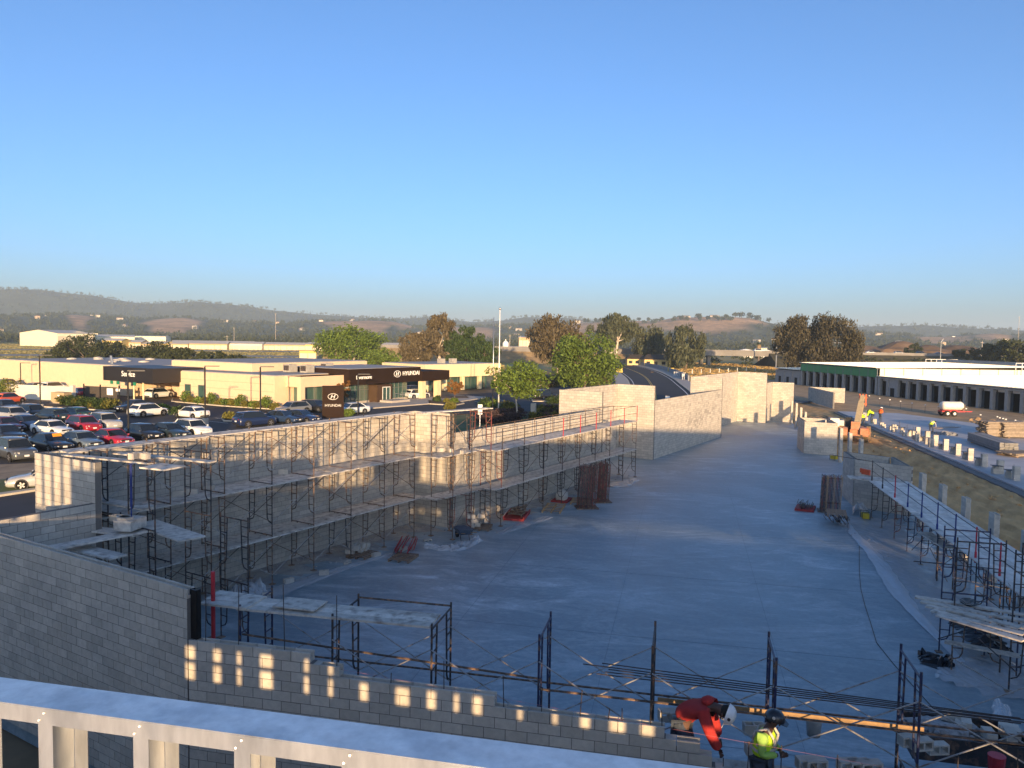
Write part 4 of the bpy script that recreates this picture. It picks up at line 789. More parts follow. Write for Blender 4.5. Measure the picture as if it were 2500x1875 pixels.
# ------------------------------------------------------------------ storage building with roll-up bays
ZS = -.8; R0 = Vector((136.7,-4.7,ZS)); aS = rad(37.3); SU = Vector((math.cos(aS), math.sin(aS), 0)); SN = Vector((math.sin(aS), -math.cos(aS), 0))
SBLK = mat('storage_block', (.36,.35,.335), .9, .12, 2, rnd=.05); ROOFW = mat('white_roof_metal', (.82,.78,.66), .45, .04, 1); CREAM = mat('cream_cladding', (.80,.74,.56), .7, .05, 1); GREEN = mat('green_fascia', (.07,.30,.11), .6, .1, 1)
SHUT = mat('grey_shutter', (.13,.15,.17), .55, .1, 2)
def storage(name, label, s0, s1, hgt, roof, depth, bays, fascia=None, wide=None):
    t = thing(name, label, 'building', R0+SU*s0, aS); L_ = s1-s0; nb = bays; bw = L_/nb
    for k in range(nb+1): MB().box(min(max(k*bw,.3),L_-.3), -.25, 0, .62, .5, hgt).build('pier', SBLK, t)
    MB().box(L_/2, -2.2, 0, L_, .2, hgt).build('inner_wall', SHUT, t)
    for k in range(nb):
        if wide is not None and k in wide: MB().box((k+.5)*bw, -.3, 0, bw-.62, .3, hgt).build('solid_bay', SBLK, t); MB().box((k+.5)*bw,-.13,0,1.25,.06,2.3).build('doorway', DARK, t); continue
        MB().box((k+.5)*bw, -1.0, hgt-.42, bw-.62, .35, .35).build('shutter_roll', WHITEP if fascia is None else SHUT, t)
        for j in range(5): MB().box((k+.5)*bw+(-.9 if k % 2 else .75)*0, -2.05, .25+j*.55, bw-.7, .06, .08).build('rail', SHUT, t)
        MB().box((k+.5)*bw+bw*.3, -1.4, 0, .09, 1.3, hgt-.5).build('partition', DARK, t)
    MB().box(L_/2, -.25, hgt, L_, .52, .3).build('lintel', SBLK if fascia is None else GREEN, t)
    if fascia:
        z = hgt+.3
        for k in range(nb): MB().box((k+.5)*bw, -.05, z, bw-.12, .08, fascia).build('fascia_panel', GREEN, t)
        for k in range(nb+1): MB().box(k*bw, -.03, hgt, .14, .1, fascia+.35).build('fascia_post', mat('grey_post', (.2,.21,.22), .6, .1, 3), t)
    zr = roof; mb = MB(); mb.add([(-.1,.35,zr-.12),(L_+.1,.35,zr-.12),(L_+.1,-depth,zr+.35),(-.1,-depth,zr+.35),(-.1,.35,zr),(L_+.1,.35,zr),(L_+.1,-depth,zr+.47),(-.1,-depth,zr+.47)], [(0,1,2,3),(7,6,5,4),(0,4,5,1),(1,5,6,2),(2,6,7,3),(3,7,4,0)])
    rf = mb.build('roof', ROOFW, t)
    for k in range(int(L_/.9)): MB().beam((k*.9+.4,.34,zr+.02),(k*.9+.4,-depth,zr+.49),.05,.05).build('seam', ROOFW, rf)
    MB().box(L_/2, -depth-.15, 0, L_, .3, zr+1.25).build('back_parapet', SBLK, t); MB().box(.1, -depth/2-.3, 0, .2, depth-.6, zr-.2).build('side_wall', CREAM if fascia else SBLK, t); MB().box(L_-.1, -depth/2-.3, 0, .2, depth-.6, zr-.2).build('side_wall', SBLK, t)
    if fascia:
        for k in range(9): MB().box(-.02, -1.5-k*(depth-2)/8, 3.4, .06, .12, zr-3.55).build('cladding_post', mat('grey_post', (.2,.21,.22)), t)
    return t
storage('storage_building', 'low storage building with a white roof and dark open bays at right', -18, 38.2, 3.9, 4.45, 34, 18, None, (16,))
storage('storage_building', 'taller storage building with green panels above its dark bays', 38.6, 70.5, 4.1, 6.05, 34, 10, 1.35)
storage('storage_building', 'plain low end of the storage row beyond the green panels', 70.9, 84, 3.6, 4.3, 34, 3, None, (0,1,2))
t = thing('stud_parapet', 'unfinished white stud parapet at the right back corner of the tall roof', 'framing', R0+SU*38.4-SN*-0, aS)
for i, (lab, s_, w_) in enumerate((('white stud frame rising behind the tall white roof at left', 67, 8),('white stud frame and block pier between the two white roofs', 38.4, 8))):
    if i == 0: t['label'] = 'thin white stud line along the joint of the roofs'
    p = R0+SU*s_-Vector((-SU.y,SU.x,0))*29; f_ = thing('unfinished_parapet', lab, 'framing', p, aS-math.pi/2)
    MB().box(w_/2,0,7.2,w_,.12,.1).build('top_track', WHITEP, f_)
    for k in range(7): MB().box(k*w_/6,0,4.6,.1,.12,2.6).build('stud', WHITEP, f_)
bpy.data.objects.remove(t, do_unlink=True)
# ------------------------------------------------------------------ cars
PAINT = mat('car_paint', (1,1,1), .28, 0, 1, objcol=True, coat=.8, spec=.5); GLASS = mat('car_glass', (.012,.016,.02), .06, 0, spec=.8); LAMP = mat('head_lamp', (.6,.6,.6), .15, 0, metal=.3); TAIL = mat('tail_lamp', (.30,.01,.012), .25, 0); TRIMB = mat('car_trim', (.015,.015,.016), .6, 0); RIM = mat('alloy_rim', (.45,.45,.46), .35, .1, 8, metal=.8); PLATE = mat('number_plate', (.7,.7,.7), .5, 0)
PROF = {  # length, width, height, hood, belt, tail, front-glass base, roof front, roof rear, rear-glass base (x from centre / half length), wheel r
 'sedan': (4.8,1.84,1.44,.72,.92,.98,.42,.12,-.42,-.82,.33), 'suv': (4.6,1.88,1.68,.92,1.06,1.1,.46,.2,-.72,-.95,.37), 'hatch': (4.3,1.8,1.48,.78,.94,1.0,.46,.16,-.6,-.93,.33), 'cross': (4.65,1.89,1.6,.88,1.0,1.06,.5,.2,-.62,-.95,.38)}
def car_proto(kind):
    L_, W_, H_, hood, belt, tail, fg, rf, rr_, rg, wr = PROF[kind]; hl, hw = L_/2, W_/2; pr = {}
    xs = [-1,-.985,-.93,-.8,-.5,0,.4,.55,.75,.9,.965,1]; 
    top = [tail*.72,tail*.93,tail,tail,belt,belt,belt-.02,hood+.1,hood+.04,hood-.04,hood-.14,hood*.62]; wid = [.80,.88,.95,.99,1,1,1,1,.98,.93,.86,.74]; bot = [.34,.28,.24,.2,.19,.19,.19,.2,.2,.22,.25,.32]
    secs = []
    for x, t_, w, b_ in zip(xs, top, wid, bot):
        y = hw*w; m_ = (t_+b_)/2
        secs.append([(x*hl,-y*.9,b_),(x*hl,-y*.985,b_+.12),(x*hl,-y,m_),(x*hl,-y*.96,t_-.09),(x*hl,-y*.84,t_),(x*hl,0,t_+.03),(x*hl,y*.84,t_),(x*hl,y*.96,t_-.09),(x*hl,y,m_),(x*hl,y*.985,b_+.12),(x*hl,y*.9,b_)])
    pr['body'] = MB().loft(secs).mesh('body', PAINT, True)
    zb = belt-.04; gy0, gy1 = hw*.88, hw*.68
    def sec(x, z, f_): y0 = gy0; y1 = gy0*(1-f_)+gy1*f_; return [(x*hl,-y0,zb),(x*hl,-y1,z),(x*hl,y1,z),(x*hl,y0,zb)]
    pr['windows'] = MB().loft([sec(rg, zb+.05, .05), sec(rr_, H_-.05, 1), sec((rf+rr_)/2, H_-.02, 1), sec(rf, H_-.05, 1), sec(fg, zb+.03, .05)]).mesh('windows', GLASS)
    mb = MB(); rp = [(rr_-.1,H_-.12),(rr_,H_-.035),((rf+rr_)/2,H_),(rf,H_-.035),(rf+.03,H_-.07)]
    mb.loft([[(x*hl,-gy1-.035,z-.07),(x*hl,-gy1*.9,z),(x*hl,0,z+.02),(x*hl,gy1*.9,z),(x*hl,gy1+.035,z-.07)] for x, z in rp]); pr['roof'] = mb.mesh('roof', PAINT, True)
    pil = []
    for s_ in (-1,1):
        for x0, x1, w in ((fg,rf,.035),(rg+.06,rr_-.02,.12 if kind != 'sedan' else .09)): pil.append(MB().beam((x0*hl,s_*(gy0+.008),zb),(x1*hl,s_*(gy1+.015),H_-.06),w,.03,(0,1,0)).mesh('pillar', PAINT))
    pr['pillar'] = pil
    pr['tyre'] = MB().lathe([(wr*.6,-.11),(wr*.96,-.11),(wr,-.06),(wr,.06),(wr*.96,.11),(wr*.6,.11)],0,0,20).mesh('tyre', RUBBER); mb = MB().lathe([(wr*.3,-.1),(wr*.3,.1)],0,0,10)
    for k in range(5): a = 2*math.pi*k/5; mb.beam((0,0,.1),(wr*.62*math.cos(a),wr*.62*math.sin(a),.1),.09,.05); mb.beam((0,0,-.1),(wr*.62*math.cos(a),wr*.62*math.sin(a),-.1),.09,.05)
    pr['rim'] = mb.mesh('rim', RIM); pr['arch'] = MB().lathe([(wr*1.16,-.02),(wr*1.16,.02)],0,0,18).mesh('arch', TRIMB)
    pr['headlight'] = MB().box(0,0,0,.16,.34,.12).mesh('headlight', LAMP); pr['taillight'] = MB().box(0,0,0,.1,.36,.13).mesh('taillight', TAIL); pr['plate'] = MB().box(0,0,0,.02,.34,.14).mesh('plate', PLATE); pr['grille'] = MB().box(0,0,0,.06,.95,.24).mesh('grille', TRIMB); pr['mirror'] = MB().blob((0,0,0),(.1,.12,.08),1,1,.1).mesh('mirror', PAINT); pr['bumper'] = MB().box(0,0,0,.08,1.3,.16).mesh('bumper', TRIMB)
    pr['k'] = (hl, hw, H_, hood, belt, tail, fg, wr); return pr
CARP = {k: car_proto(k) for k in PROF}
def car(label, kind, col, loc, deg, group=None, small=False):
    p = CARP[kind]; hl, hw, H_, hood, belt, tail, fg, wr = p['k']; t = thing('parked_car' if group != 'cars on the freeway' else 'car', label, 'car', loc, rad(deg), group); c4 = (*col, 1)
    def pt(n, loc_=(0,0,0), rot=None, par=None):
        o = link(n, p[n], par or t, loc_); o.color = c4
        if rot: o.rotation_euler = rot
        return o
    pt('body'); pt('windows'); pt('roof')
    for pm_ in p['pillar']: o_ = link('pillar', pm_, t); o_.color = c4
    for x in (hl*.62, -hl*.6):
        for s_ in (-1,1):
            pt('arch', (x, s_*(hw-.0), wr*1.02), (math.pi/2,0,0)); w = pt('tyre', (x, s_*(hw-.09), wr), (math.pi/2,0,0)); pt('rim', (0,0,0), None, w)
    if small: return t
    for s_ in (-1,1):
        pt('headlight', (hl*.935, s_*hw*.66, hood-.26), (0,0,s_*.35)); pt('taillight', (-hl*.965, s_*hw*.68, tail-.27), (0,0,-s_*.25)); pt('mirror', (fg*hl*.92, s_*(hw+.05), belt))
    pt('grille', (hl*.975, 0, .42)); pt('plate', (hl+.01, 0, .42)); pt('plate', (-hl-.02, 0, .62)); pt('bumper', (-hl*.985,0,.3))
    return t
ZP = -.3
BLK, NAVY, WHT, RED, SIL, GRY, DGR = (.012,.013,.016), (.012,.022,.07), (.74,.74,.72), (.30,.012,.02), (.38,.38,.37), (.16,.17,.18), (.02,.035,.045)
def cp(px, py): return at(px, py, ZP)
cars = [('orange hatchback by the white pillar wall at the left edge','hatch',(.55,.09,.03),(22,984),15),
 ('black sedan in the left back row, half out of the picture','sedan',BLK,(14,1003),-88),('silver crossover at the left edge of the back row','cross',SIL,(32,1027),-88),('black crossover below the leftmost lamp post','cross',BLK,(80,1020),-90),
 ('dark maroon sedan at the left edge of the front rows','sedan',(.07,.01,.02),(14,1052),-88),('dark blue sedan left of the white fastback','sedan',NAVY,(66,1047),-88),('dark grey hatchback behind the white fastback','cross',DGR,(127,1030),90),('dark green hatchback behind the red crossover','hatch',(.015,.05,.045),(182,1024),90),
 ('white fastback sedan at the front of the lot','sedan',WHT,(128,1061),-87),('red crossover beside the white fastback','cross',RED,(205,1052),-95),('silver crossover with roof rails beside the red one','suv',SIL,(258,1046),-98),
 ('black sedan nearest the left edge','sedan',BLK,(15,1075),-90),('dark grey minivan nearest the tall block wall','suv',(.07,.075,.08),(38,1120),-97),('black sedan with an orange windscreen card','sedan',BLK,(125,1098),-93),('blue-grey sedan behind the top plank','sedan',(.12,.16,.20),(200,1092),-93),('red sedan in the row behind the top plank','sedan',(.36,.015,.03),(275,1085),-93),
 ('black hatchback right of the tall dark lamp post','hatch',BLK,(352,1072),-93),('dark green-grey sedan behind the top plank','sedan',DGR,(415,1068),-93),('white crossover with black roof glass behind the top plank','cross',WHT,(470,1062),-95),
 ('black coupe in front of the planted island','sedan',BLK,(325,1003),190),('white electric crossover in the middle lane','cross',WHT,(362,1016),4),('white sedan turned away beside the lamp base','sedan',WHT,(467,1020),92),
 ('white boxy crossover under the service portal','cross',WHT,(388,971),8),('red coupe parked at the service gate','sedan',RED,(196,968),75),('white crossover behind the white pillar wall','suv',WHT,(132,956),12),('dark van by the shaded wall at far left','suv',GRY,(20,948),10),('dark car hidden behind the round bush','sedan',GRY,(92,954),10),
 ('navy crossover in front of the long low wall','suv',NAVY,(622,1040),-8),('dark blue sedan right of the navy crossover','sedan',(.02,.04,.09),(690,1032),-80),('second dark blue sedan behind the top of the block wall','sedan',NAVY,(735,1030),-80),
 ('grey hatchback parked facing the showroom','cross',GRY,(716,1010),172),('black crossover facing out left of the brown pylon sign','cross',BLK,(768,1005),-85),('pale blue sedan right of the brown pylon sign','sedan',(.55,.60,.66),(858,1010),165),
 ('white crossover parked under the dark canopy','cross',WHT,(1017,973),-10),('black crossover behind the white one under the canopy','cross',BLK,(1012,962),-10),('black car with pale wheels by the planted island near the round tree','suv',BLK,(1330,975),-12),
 ('old silver sedan on the side street beside the tall block wall','sedan',SIL,(121,1187),150)]
for lab, kd, c_, pxy, dg in cars: car(lab, kd, c_, cp(*pxy), dg, 'cars parked at the dealership')
o = MB().box(0,0,0,.02,.7,.3).build('windscreen_card', mat('orange_card', (.75,.30,.02), .6, 0)); tag(o, 'orange price card behind a black sedan windscreen', 'card'); q = cp(125,1098); o.location = q+Vector((0,-1.0,1.22)); o.rotation_euler = (0,-.6,rad(-93))
# painted bay lines
mb = MB()
for k in range(13): mb.beam((36+k*2.75,73.2,ZP+.006),(36+k*2.75,79,ZP+.006),.1,.004)
for k in range(11): mb.beam((40+k*2.75,62.5,ZP+.006),(40+k*2.75,68,ZP+.006),.1,.004)
for k in range(9): mb.beam((30+k*.3,84+k*2.75,ZP+.006),(36+k*.3,84+k*2.75,ZP+.006),.1,.004)
for k in range(5): mb.beam((100+k*1.6,66.5,ZP+.006),(102.2+k*1.6,69.5,ZP+.006),.1,.004)
struct(mb.build('parking_bay_lines', MARK))
# ------------------------------------------------------------------ dealership
STUC = mat('cream_stucco', (.68,.51,.34), .9, .06, 1.5, bump=.1, bscale=20); BRN = mat('brown_metal_panel', (.026,.015,.010), .75, .08, .8, spec=.08); RFG = mat('grey_flat_roof', (.30,.30,.31), .9, .1, .5); SHG = mat('showroom_glass', (.05,.10,.09), .06, .3, .3, spec=.9); MULL = mat('mullion', (.20,.22,.22), .4, .1, 3, metal=.6); LET = mat('sign_letter', (.85,.85,.83), .5, 0); BEIGE = mat('beige_column', (.70,.58,.36), .8, .05, 1)
def text(body, size, name, m, parent, loc, rot, ext=.03, sx=1.0):
    c = bpy.data.curves.new(name, 'FONT'); c.body = body; c.size = size; c.extrude = ext; c.align_x = 'CENTER'; c.align_y = 'CENTER'
    tmp = bpy.data.objects.new(name, c); COL.objects.link(tmp); bpy.context.view_layer.update()
    me_ = bpy.data.meshes.new_from_object(tmp.evaluated_get(bpy.context.evaluated_depsgraph_get())); bpy.data.objects.remove(tmp, do_unlink=True); me_.materials.clear(); me_.materials.append(m)
    o = link(name, me_, parent, loc); o.rotation_euler = rot; o.scale = (sx,1,1); return o
def emblem(parent, loc, rot, s_, m):
    mb = MB(); n = 28; ring = []
    for k in range(n):
        a = 2*math.pi*k/n; ring.append((s_*math.cos(a), s_*.62*math.sin(a), 0))
    for k in range(n): mb.beam(ring[k], ring[(k+1) % n], .09*s_, .05)
    for x in (-.3,.3): mb.beam((s_*(x-.14),-s_*.42,0),(s_*(x+.14),s_*.42,0),.15*s_,.05)
    mb.path([(-s_*.36,-s_*.14,0),(-s_*.1,s_*.02,0),(s_*.12,-s_*.02,0),(s_*.36,s_*.14,0)], .06*s_, 5)
    o = mb.build('emblem', m, parent); o.location = loc; o.rotation_euler = rot; return o
RX = (math.pi/2, 0, -math.pi/2); RY = (math.pi/2, 0, 0)
t = thing('service_building', 'long cream service building with a black Service band over its portal', 'building', (73.3,80,ZP)); h = 4.7
MB().box(12.5,56,0,25,41.5,h).build('wall', STUC, t); MB().box(12.5,56,h,24.6,41.2,.12).build('roof', RFG, t)
MB().box(11,13.1,0,22,20.6,h-.25).build('wall', STUC, t); MB().box(11,13.1,h-.25,21.6,20.2,.1).build('roof', RFG, t)
MB().box(14,29.3,0,15,11.2,h-.1).build('portal_back_wall', STUC, t); MB().box(-.35,29.3,2.75,8.5,12.4,2.15).build('portal_band', mat('black_band', (.018,.016,.016), .5, .05, 1), t); MB().box(4.2,29.3,h-.15,11,11.8,.12).build('portal_roof', RFG, t)
text('Service', 1.15, 'sign_letters', LET, t, (-4.64,29.0,3.9), RX)
for y in (26.3,28.6): MB().tube((-4.0,y,0),(-4.0,y,2.75),.12,10).build('portal_post', BEIGE, t)
gd = MB().box(6.4,25.3,.0,.1,3.4,3.2).build('shutter_door', SHG, t)
for k in range(5): MB().box(6.32,25.3,.55+k*.62,.06,3.4,.07).build('rail', MULL, gd)
for k in range(4): MB().box(6.31,24.0+k*.87,0,.06,.07,3.2).build('stile', MULL, gd)
MB().box(6.4,29.4,0,.1,1.0,2.1).build('door', BLACK, t)
for y in (33.2,31.6,27.4): s_ = MB().box(-4.66,y,2.25,.06,.7,.5).build('lane_sign', mat('lane_green', (.02,.20,.10), .5, 0), t)
for k in range(3): MB().box(-.012,13.1,1.2+k*1.05,.02,20.2,.03).build('score_line', mat('score', (.3,.2,.12), .9, 0), t)
for y in (21.4,18.3): 
    w = MB().box(-.03,y,0,.08,1.3,2.5).build('window', SHG, t); MB().box(-.06,y,2.5,.06,1.4,.06).build('frame', MULL, w); MB().box(-.06,y-.65,0,.06,.06,2.5).build('frame', MULL, w); MB().box(-.06,y+.65,0,.06,.06,2.5).build('frame', MULL, w)
for k in range(12): MB().blob((4+random.uniform(0,16),40+k*2.9,h+.2),(1.2,.9,.3),k,1,.1).build('skylight', mat('roof_dome', (.42,.40,.36), .6, .1, 1), t, True)
for k, (x, y) in enumerate(((6,14),(8,8.5),(8.5,5.5),(13,18),(17,10))): 
    u = MB().box(x,y,h-.1,1.6,1.3,1.15).build('air_unit', mat('unit_grey', (.36,.34,.30), .6, .2, 3), t); MB().box(x-.81,y,h+.15,.02,1.1,.75).build('grille', STEELD, u)
for k in range(7): MB().tube((2+k*3,44+k*5,h),(2+k*3,44+k*5,h+.6),.25,8).build('roof_vent', CHROME, t)
MB().box(17.2,22.5,0,25,19,5.75).build('rear_wall', STUC, t); MB().box(17.2,22.5,5.75,24.6,18.6,.1).build('rear_roof', RFG, t)
# showroom
t = thing('showroom', 'brown-banded showroom with tall green glass and the maker name in silver', 'building', (75.3,79.8,ZP))
MB().box(4.3,6.3,2.95,8.6,12.4,1.45).build('low_parapet', STUC, t); MB().box(4.4,6.3,4.3,8.2,12,.1).build('low_roof', RFG, t)
for x, y in ((.3,.4),(.3,5.0),(5.0,.4)): MB().box(x,y,0,.75,.75,2.95).build('column', STUC, t)
g_ = MB().box(4.6,6.8,0,6.4,11,2.95).build('glass_wall', SHG, t)
for k in range(6): MB().box(1.38,1.6+k*1.6,0,.06,.07,2.95).build('mullion', MULL, g_)
for k in range(4): MB().box(2.0+k*1.6,1.27,0,.07,.06,2.95).build('mullion', MULL, g_)
MB().box(16.6,5.4,2.95,16.4,12.8,2.3).build('brown_band', BRN, t); MB().box(10,5.4,3.2,3.5,12.6,1.9).build('brown_band', BRN, t); MB().box(16.5,5.4,5.25,16,12.4,.06).build('roof', RFG, t)
g_ = MB().box(16.2,5.9,.35,14.2,10.5,2.6).build('glass_wall', SHG, t); MB().box(16.2,.62,0,14.3,.3,.35).build('plinth', CONC, t)
for k in range(15): MB().box(9.2+k*1.0,.6,.35,.06,.08,2.6).build('mullion', MULL, g_)
MB().box(16.2,.59,2.0,14.2,.07,.08).build('transom', MULL, g_)
pt_ = MB().box(15.9,-.15,0,3.5,1.9,2.75).build('entrance_portal', mat('bronze_panel', (.10,.058,.032), .4, .1, 1, metal=.4), t); MB().box(16.2,-1.13,0,1.7,.04,2.3).build('door', SHG, pt_)
for x in (15.35,16.2,17.05): MB().box(x,-1.16,0,.08,.05,2.3).build('door_frame', WHITEP, pt_)
MB().box(16.2,-1.17,2.3,1.8,.05,.1).build('door_frame', WHITEP, pt_)
MB().box(16.5,-2.6,.14,4.2,2.4,.32).build('entrance_step', CONC, t)
for x in (18.7,20.6): MB().path([(x,-3.9,.1),(x,-3.9,1.0),(x-1.2,-1.8,1.35),(x-1.2,-1.8,.4)], .03, 6).build('hand_rail', CHROME, t)
text('HYUNDAI', .95, 'sign_letters', LET, t, (22.3,-1.05,4.28), RY, .04, 1.0); emblem(t, (18.9,-1.05,4.28), RY, .78, LET); text('Livermore', .8, 'sign_letters', LET, t, (11.3,-1.05,4.0), RY, .04); text('455', .5, 'house_number', LET, t, (9.4,.5,2.55), RY, .02)
MB().box(28.2,1.7,2.95,7.4,6.6,1.6).build('canopy', BRN, t)
for x in (25.2,29.3): MB().box(x,-1.0,0,1.0,.8,2.95).build('canopy_column', BEIGE, t)
# second showroom behind
t = thing('second_showroom', 'cream flat-roofed showroom beyond the dark canopy', 'building', (115.8,88.6,ZP), rad(-12)); MB().box(8,6,2.6,20,13,2.4).build('fascia', BEIGE, t); MB().box(8,6,5.0,19.4,12.4,.1).build('roof', RFG, t); MB().box(8,6.6,0,16,10,2.6).build('glass_wall', SHG, t)
for k in range(5): MB().box(-1.3+k*4.6,.1,0,.75,.6,2.6).build('column', BEIGE, t)
for k in range(9): MB().box(.8+k*1.8,1.57,0,.07,.07,2.6).build('mullion', MULL, t)
for x in (5,8): MB().box(x,3,5.1,1.2,1.0,.9).build('air_unit', MATS['unit_grey'], t)
# pylon sign, flag pole, lamps
t = thing('pylon_sign', 'brown pylon sign with silver oval emblem standing behind the block wall', 'sign', (70.2,68.9,ZP), rad(-47)); MB().box(0,0,0,2.6,.8,3.9).build('pylon', BRN, t); text('HYUNDAI', .44, 'sign_letters', mat('silver_letter', (.5,.5,.5), .4, 0), t, (0,-.43,1.5), RY, .02); emblem(t, (0,-.44,2.6), RY, .6, MATS['silver_letter'])
t = thing('flag_pole', 'tall slim flag pole with a ball top beside the young tree', 'pole', at(1217,1005,ZP)); MB().tube((0,0,0),(0,0,14.0),.11,8,.05).build('pole', WHITEP, t, True); MB().blob((0,0,14.1),(.18,.18,.18),1,2,0).build('ball', CHROME, t, True)
t = thing('flag_pole', 'second slim flag pole just beside the taller one', 'pole', at(1212,1003,ZP)+Vector((-.2,.5,0))); MB().tube((0,0,0),(0,0,13.0),.08,8,.04).build('pole', CHROME, t, True)
for i, (px, py, hgt, base) in enumerate(((99,1003,7.0,1),(314,1077,6.5,0),(501,1040,6.5,1),(636,1034,6.4,0),(874,1014,5.2,0),(51,950,4.5,0))):
    t = thing('parking_lamp', 'dark parking lot lamp post, %s' % ['on a pale base by the planted island','rising behind the row of sedans','on the round base right of the white sedan','in front of the long cream wall','in front of the showroom glass','small one by the shaded cream wall'][i], 'lamp post', at(px,py,ZP)); MB().tube((0,0,0),(0,0,hgt),.085,8).build('pole', BLACK, t)
    MB().box(.55,-.5,hgt,1.5,.35,.1,rad(-45)).build('lamp_head', BLACK, t)
    if base: MB().tube((0,0,0),(0,0,.85),.38,14).build('base', CONC, t)
# planted islands, kerbs, shrubs
def kerb_island(label, pts, z=ZP):
    mb = MB(); mb.prism(pts, z, z+.14); o = mb.build('planted_island', CURBM); c = Vector((sum(p[0] for p in pts)/len(pts), sum(p[1] for p in pts)/len(pts), 0))
    ins = [tuple((Vector((*p,0))+(c-Vector((*p,0))).normalized()*.25)[:2]) for p in pts]; MB().prism(ins, z+.135, z+.16).build('soil', SOIL, o); return tag(o, label, 'island')
def px_pts(l): return [tuple(at(x,y,ZP)[:2]) for x, y in l]
kerb_island('long planted kerb island in front of the service gate', px_pts([(55,984),(150,988),(282,1000),(283,1005),(150,997),(52,991)])[::-1])
kerb_island('planted strip along the foot of the cream service wall', px_pts([(420,975),(560,985),(680,995),(678,1001),(540,992),(418,981)])[::-1])
kerb_island('small planted island right of the lamp base', px_pts([(540,1022),(585,1024),(600,1030),(545,1029)])[::-1])
kerb_island('planted island in front of the canopy columns', px_pts([(1045,979),(1120,980),(1134,986),(1110,991),(1048,987)])[::-1]); kerb_island('rounded planted island on the way to the second showroom', px_pts([(1060,966),(1140,968),(1146,974),(1080,975)])[::-1])
kerb_island('planted island with bushes by the round tree', px_pts([(1295,974),(1375,974),(1378,980),(1300,981)])[::-1])
FENW = mat('white_pillar_wall', (.62,.58,.50), .8, .08, 1); t = thing('garden_wall', 'short white wall with pillars behind the orange hatchback', 'wall', at(22,972,ZP), rad(-75)); MB().box(6,0,0,12,.3,2.1).build('panel', FENW, t)
for x in (0,6,12): MB().box(x,0,0,.5,.5,2.3).build('pillar', FENW, t)
t = thing('service_gate', 'dark mesh gate with white notices beside the service portal', 'gate', at(205,972,ZP), rad(-80)); MB().box(3.5,0,0,6.6,.05,1.9).build('mesh', mat('gate_mesh', (.06,.05,.04), .8, .3, 8), t); MB().box(5.4,-.05,.7,1.2,.03,1.0).build('notice', LET, t); MB().box(7.0,-.05,1.3,.8,.03,.4).build('notice', LET, t)
for x in (0,3.4,7.2): MB().box(x,0,0,.14,.14,2.2).build('post', BLACK, t)
t = thing('transformer_box', 'tan utility box with a white label near the planted island', 'utility box', at(150,985,ZP), rad(-75)); MB().box(0,0,.1,2.3,1.3,1.5).build('cabinet', mat('utility_tan', (.38,.29,.17), .7, .1, 2), t); MB().box(0,0,0,2.6,1.6,.1).build('pad', CONC, t); MB().box(.2,-.66,.9,.35,.02,.35).build('label_plate', LET, t)
t = thing('white_pedestal', 'pale concrete pedestal on the lawn by the young tree', 'pedestal', at(1302,1021,ZP)); MB().box(0,0,0,1.1,.6,1.9,.4).build('block', CONC, t); MB().box(0,0,0,1.5,.9,.2,.4).build('foot', CONC, t)
o = MB().box(0,0,0,.26,.05,.6).box(0,0,-.9,.05,.04,.9).build('blank_placard', WHITEP); tag(o, 'blank white panel standing above the planks near the inside corner', 'panel'); o.location = at_d(1172,1012,46); o.rotation_euler = (0,0,rad(-60))
# ------------------------------------------------------------------ trees
BARK = mat('bark', (.16,.12,.09), .9, .3, 4); BARKW = mat('pale_bark', (.50,.43,.36), .85, .25, 2)
LG = leafmat('bright_leaves', (.115,.17,.03), .45); LD = leafmat('dark_leaves', (.045,.075,.02)); LB = leafmat('eucalyptus_leaves', (.115,.092,.05)); LB2 = leafmat('dark_eucalyptus_leaves', (.085,.074,.042), .5); LE = leafmat('grey_green_leaves', (.085,.095,.05)); LO = leafmat('oak_leaves', (.05,.06,.022)); LY = leafmat('yellow_shrub_leaves', (.16,.15,.03)); LP = leafmat('purple_shrub_leaves', (.075,.05,.05))
def leaves(centres, n_each, spread, size, rng, droop=0.0):
    """leaf quads scattered round clump centres (numpy), with a downward hang for weeping crowns"""
    c = np.repeat(np.array(centres), n_each, 0); N_ = len(c); g_ = rng.normal(0, 1, (N_,3)); g_ /= np.maximum(np.linalg.norm(g_, axis=1, keepdims=True), .2)
    rr_ = rng.uniform(.25, 1, (N_,1))**.6; p = c+g_*rr_*np.array(spread)
    if droop: p[:,2] -= rng.uniform(0, droop, N_)**1.0
    a = rng.normal(0, 1, (N_,3)); a /= np.linalg.norm(a, axis=1, keepdims=True)
    if droop: a[:,2] *= 2.5; a /= np.linalg.norm(a, axis=1, keepdims=True)
    b_ = np.cross(a, rng.normal(0, 1, (N_,3))); b_ /= np.maximum(np.linalg.norm(b_, axis=1, keepdims=True), 1e-3)
    s_ = (size*rng.uniform(.6, 1.3, (N_,1))); k = 1.9 if droop else 1.2
    q = np.stack([p-a*s_*k-b_*s_*.15, p-b_*s_*.6, p+a*s_*k, p+b_*s_*.6], 1).reshape(-1, 3)
    return q
def quads_mesh(name, q, m):
    n = len(q)//4; me_ = bpy.data.meshes.new(name); me_.vertices.add(4*n); me_.vertices.foreach_set('co', q.astype(np.float32).ravel()); me_.loops.add(4*n); me_.loops.foreach_set('vertex_index', np.arange(4*n, dtype=np.int32)); me_.polygons.add(n); me_.polygons.foreach_set('loop_start', np.arange(0, 4*n, 4, dtype=np.int32)); me_.update(calc_edges=True); me_.validate(); me_.materials.append(m); return me_
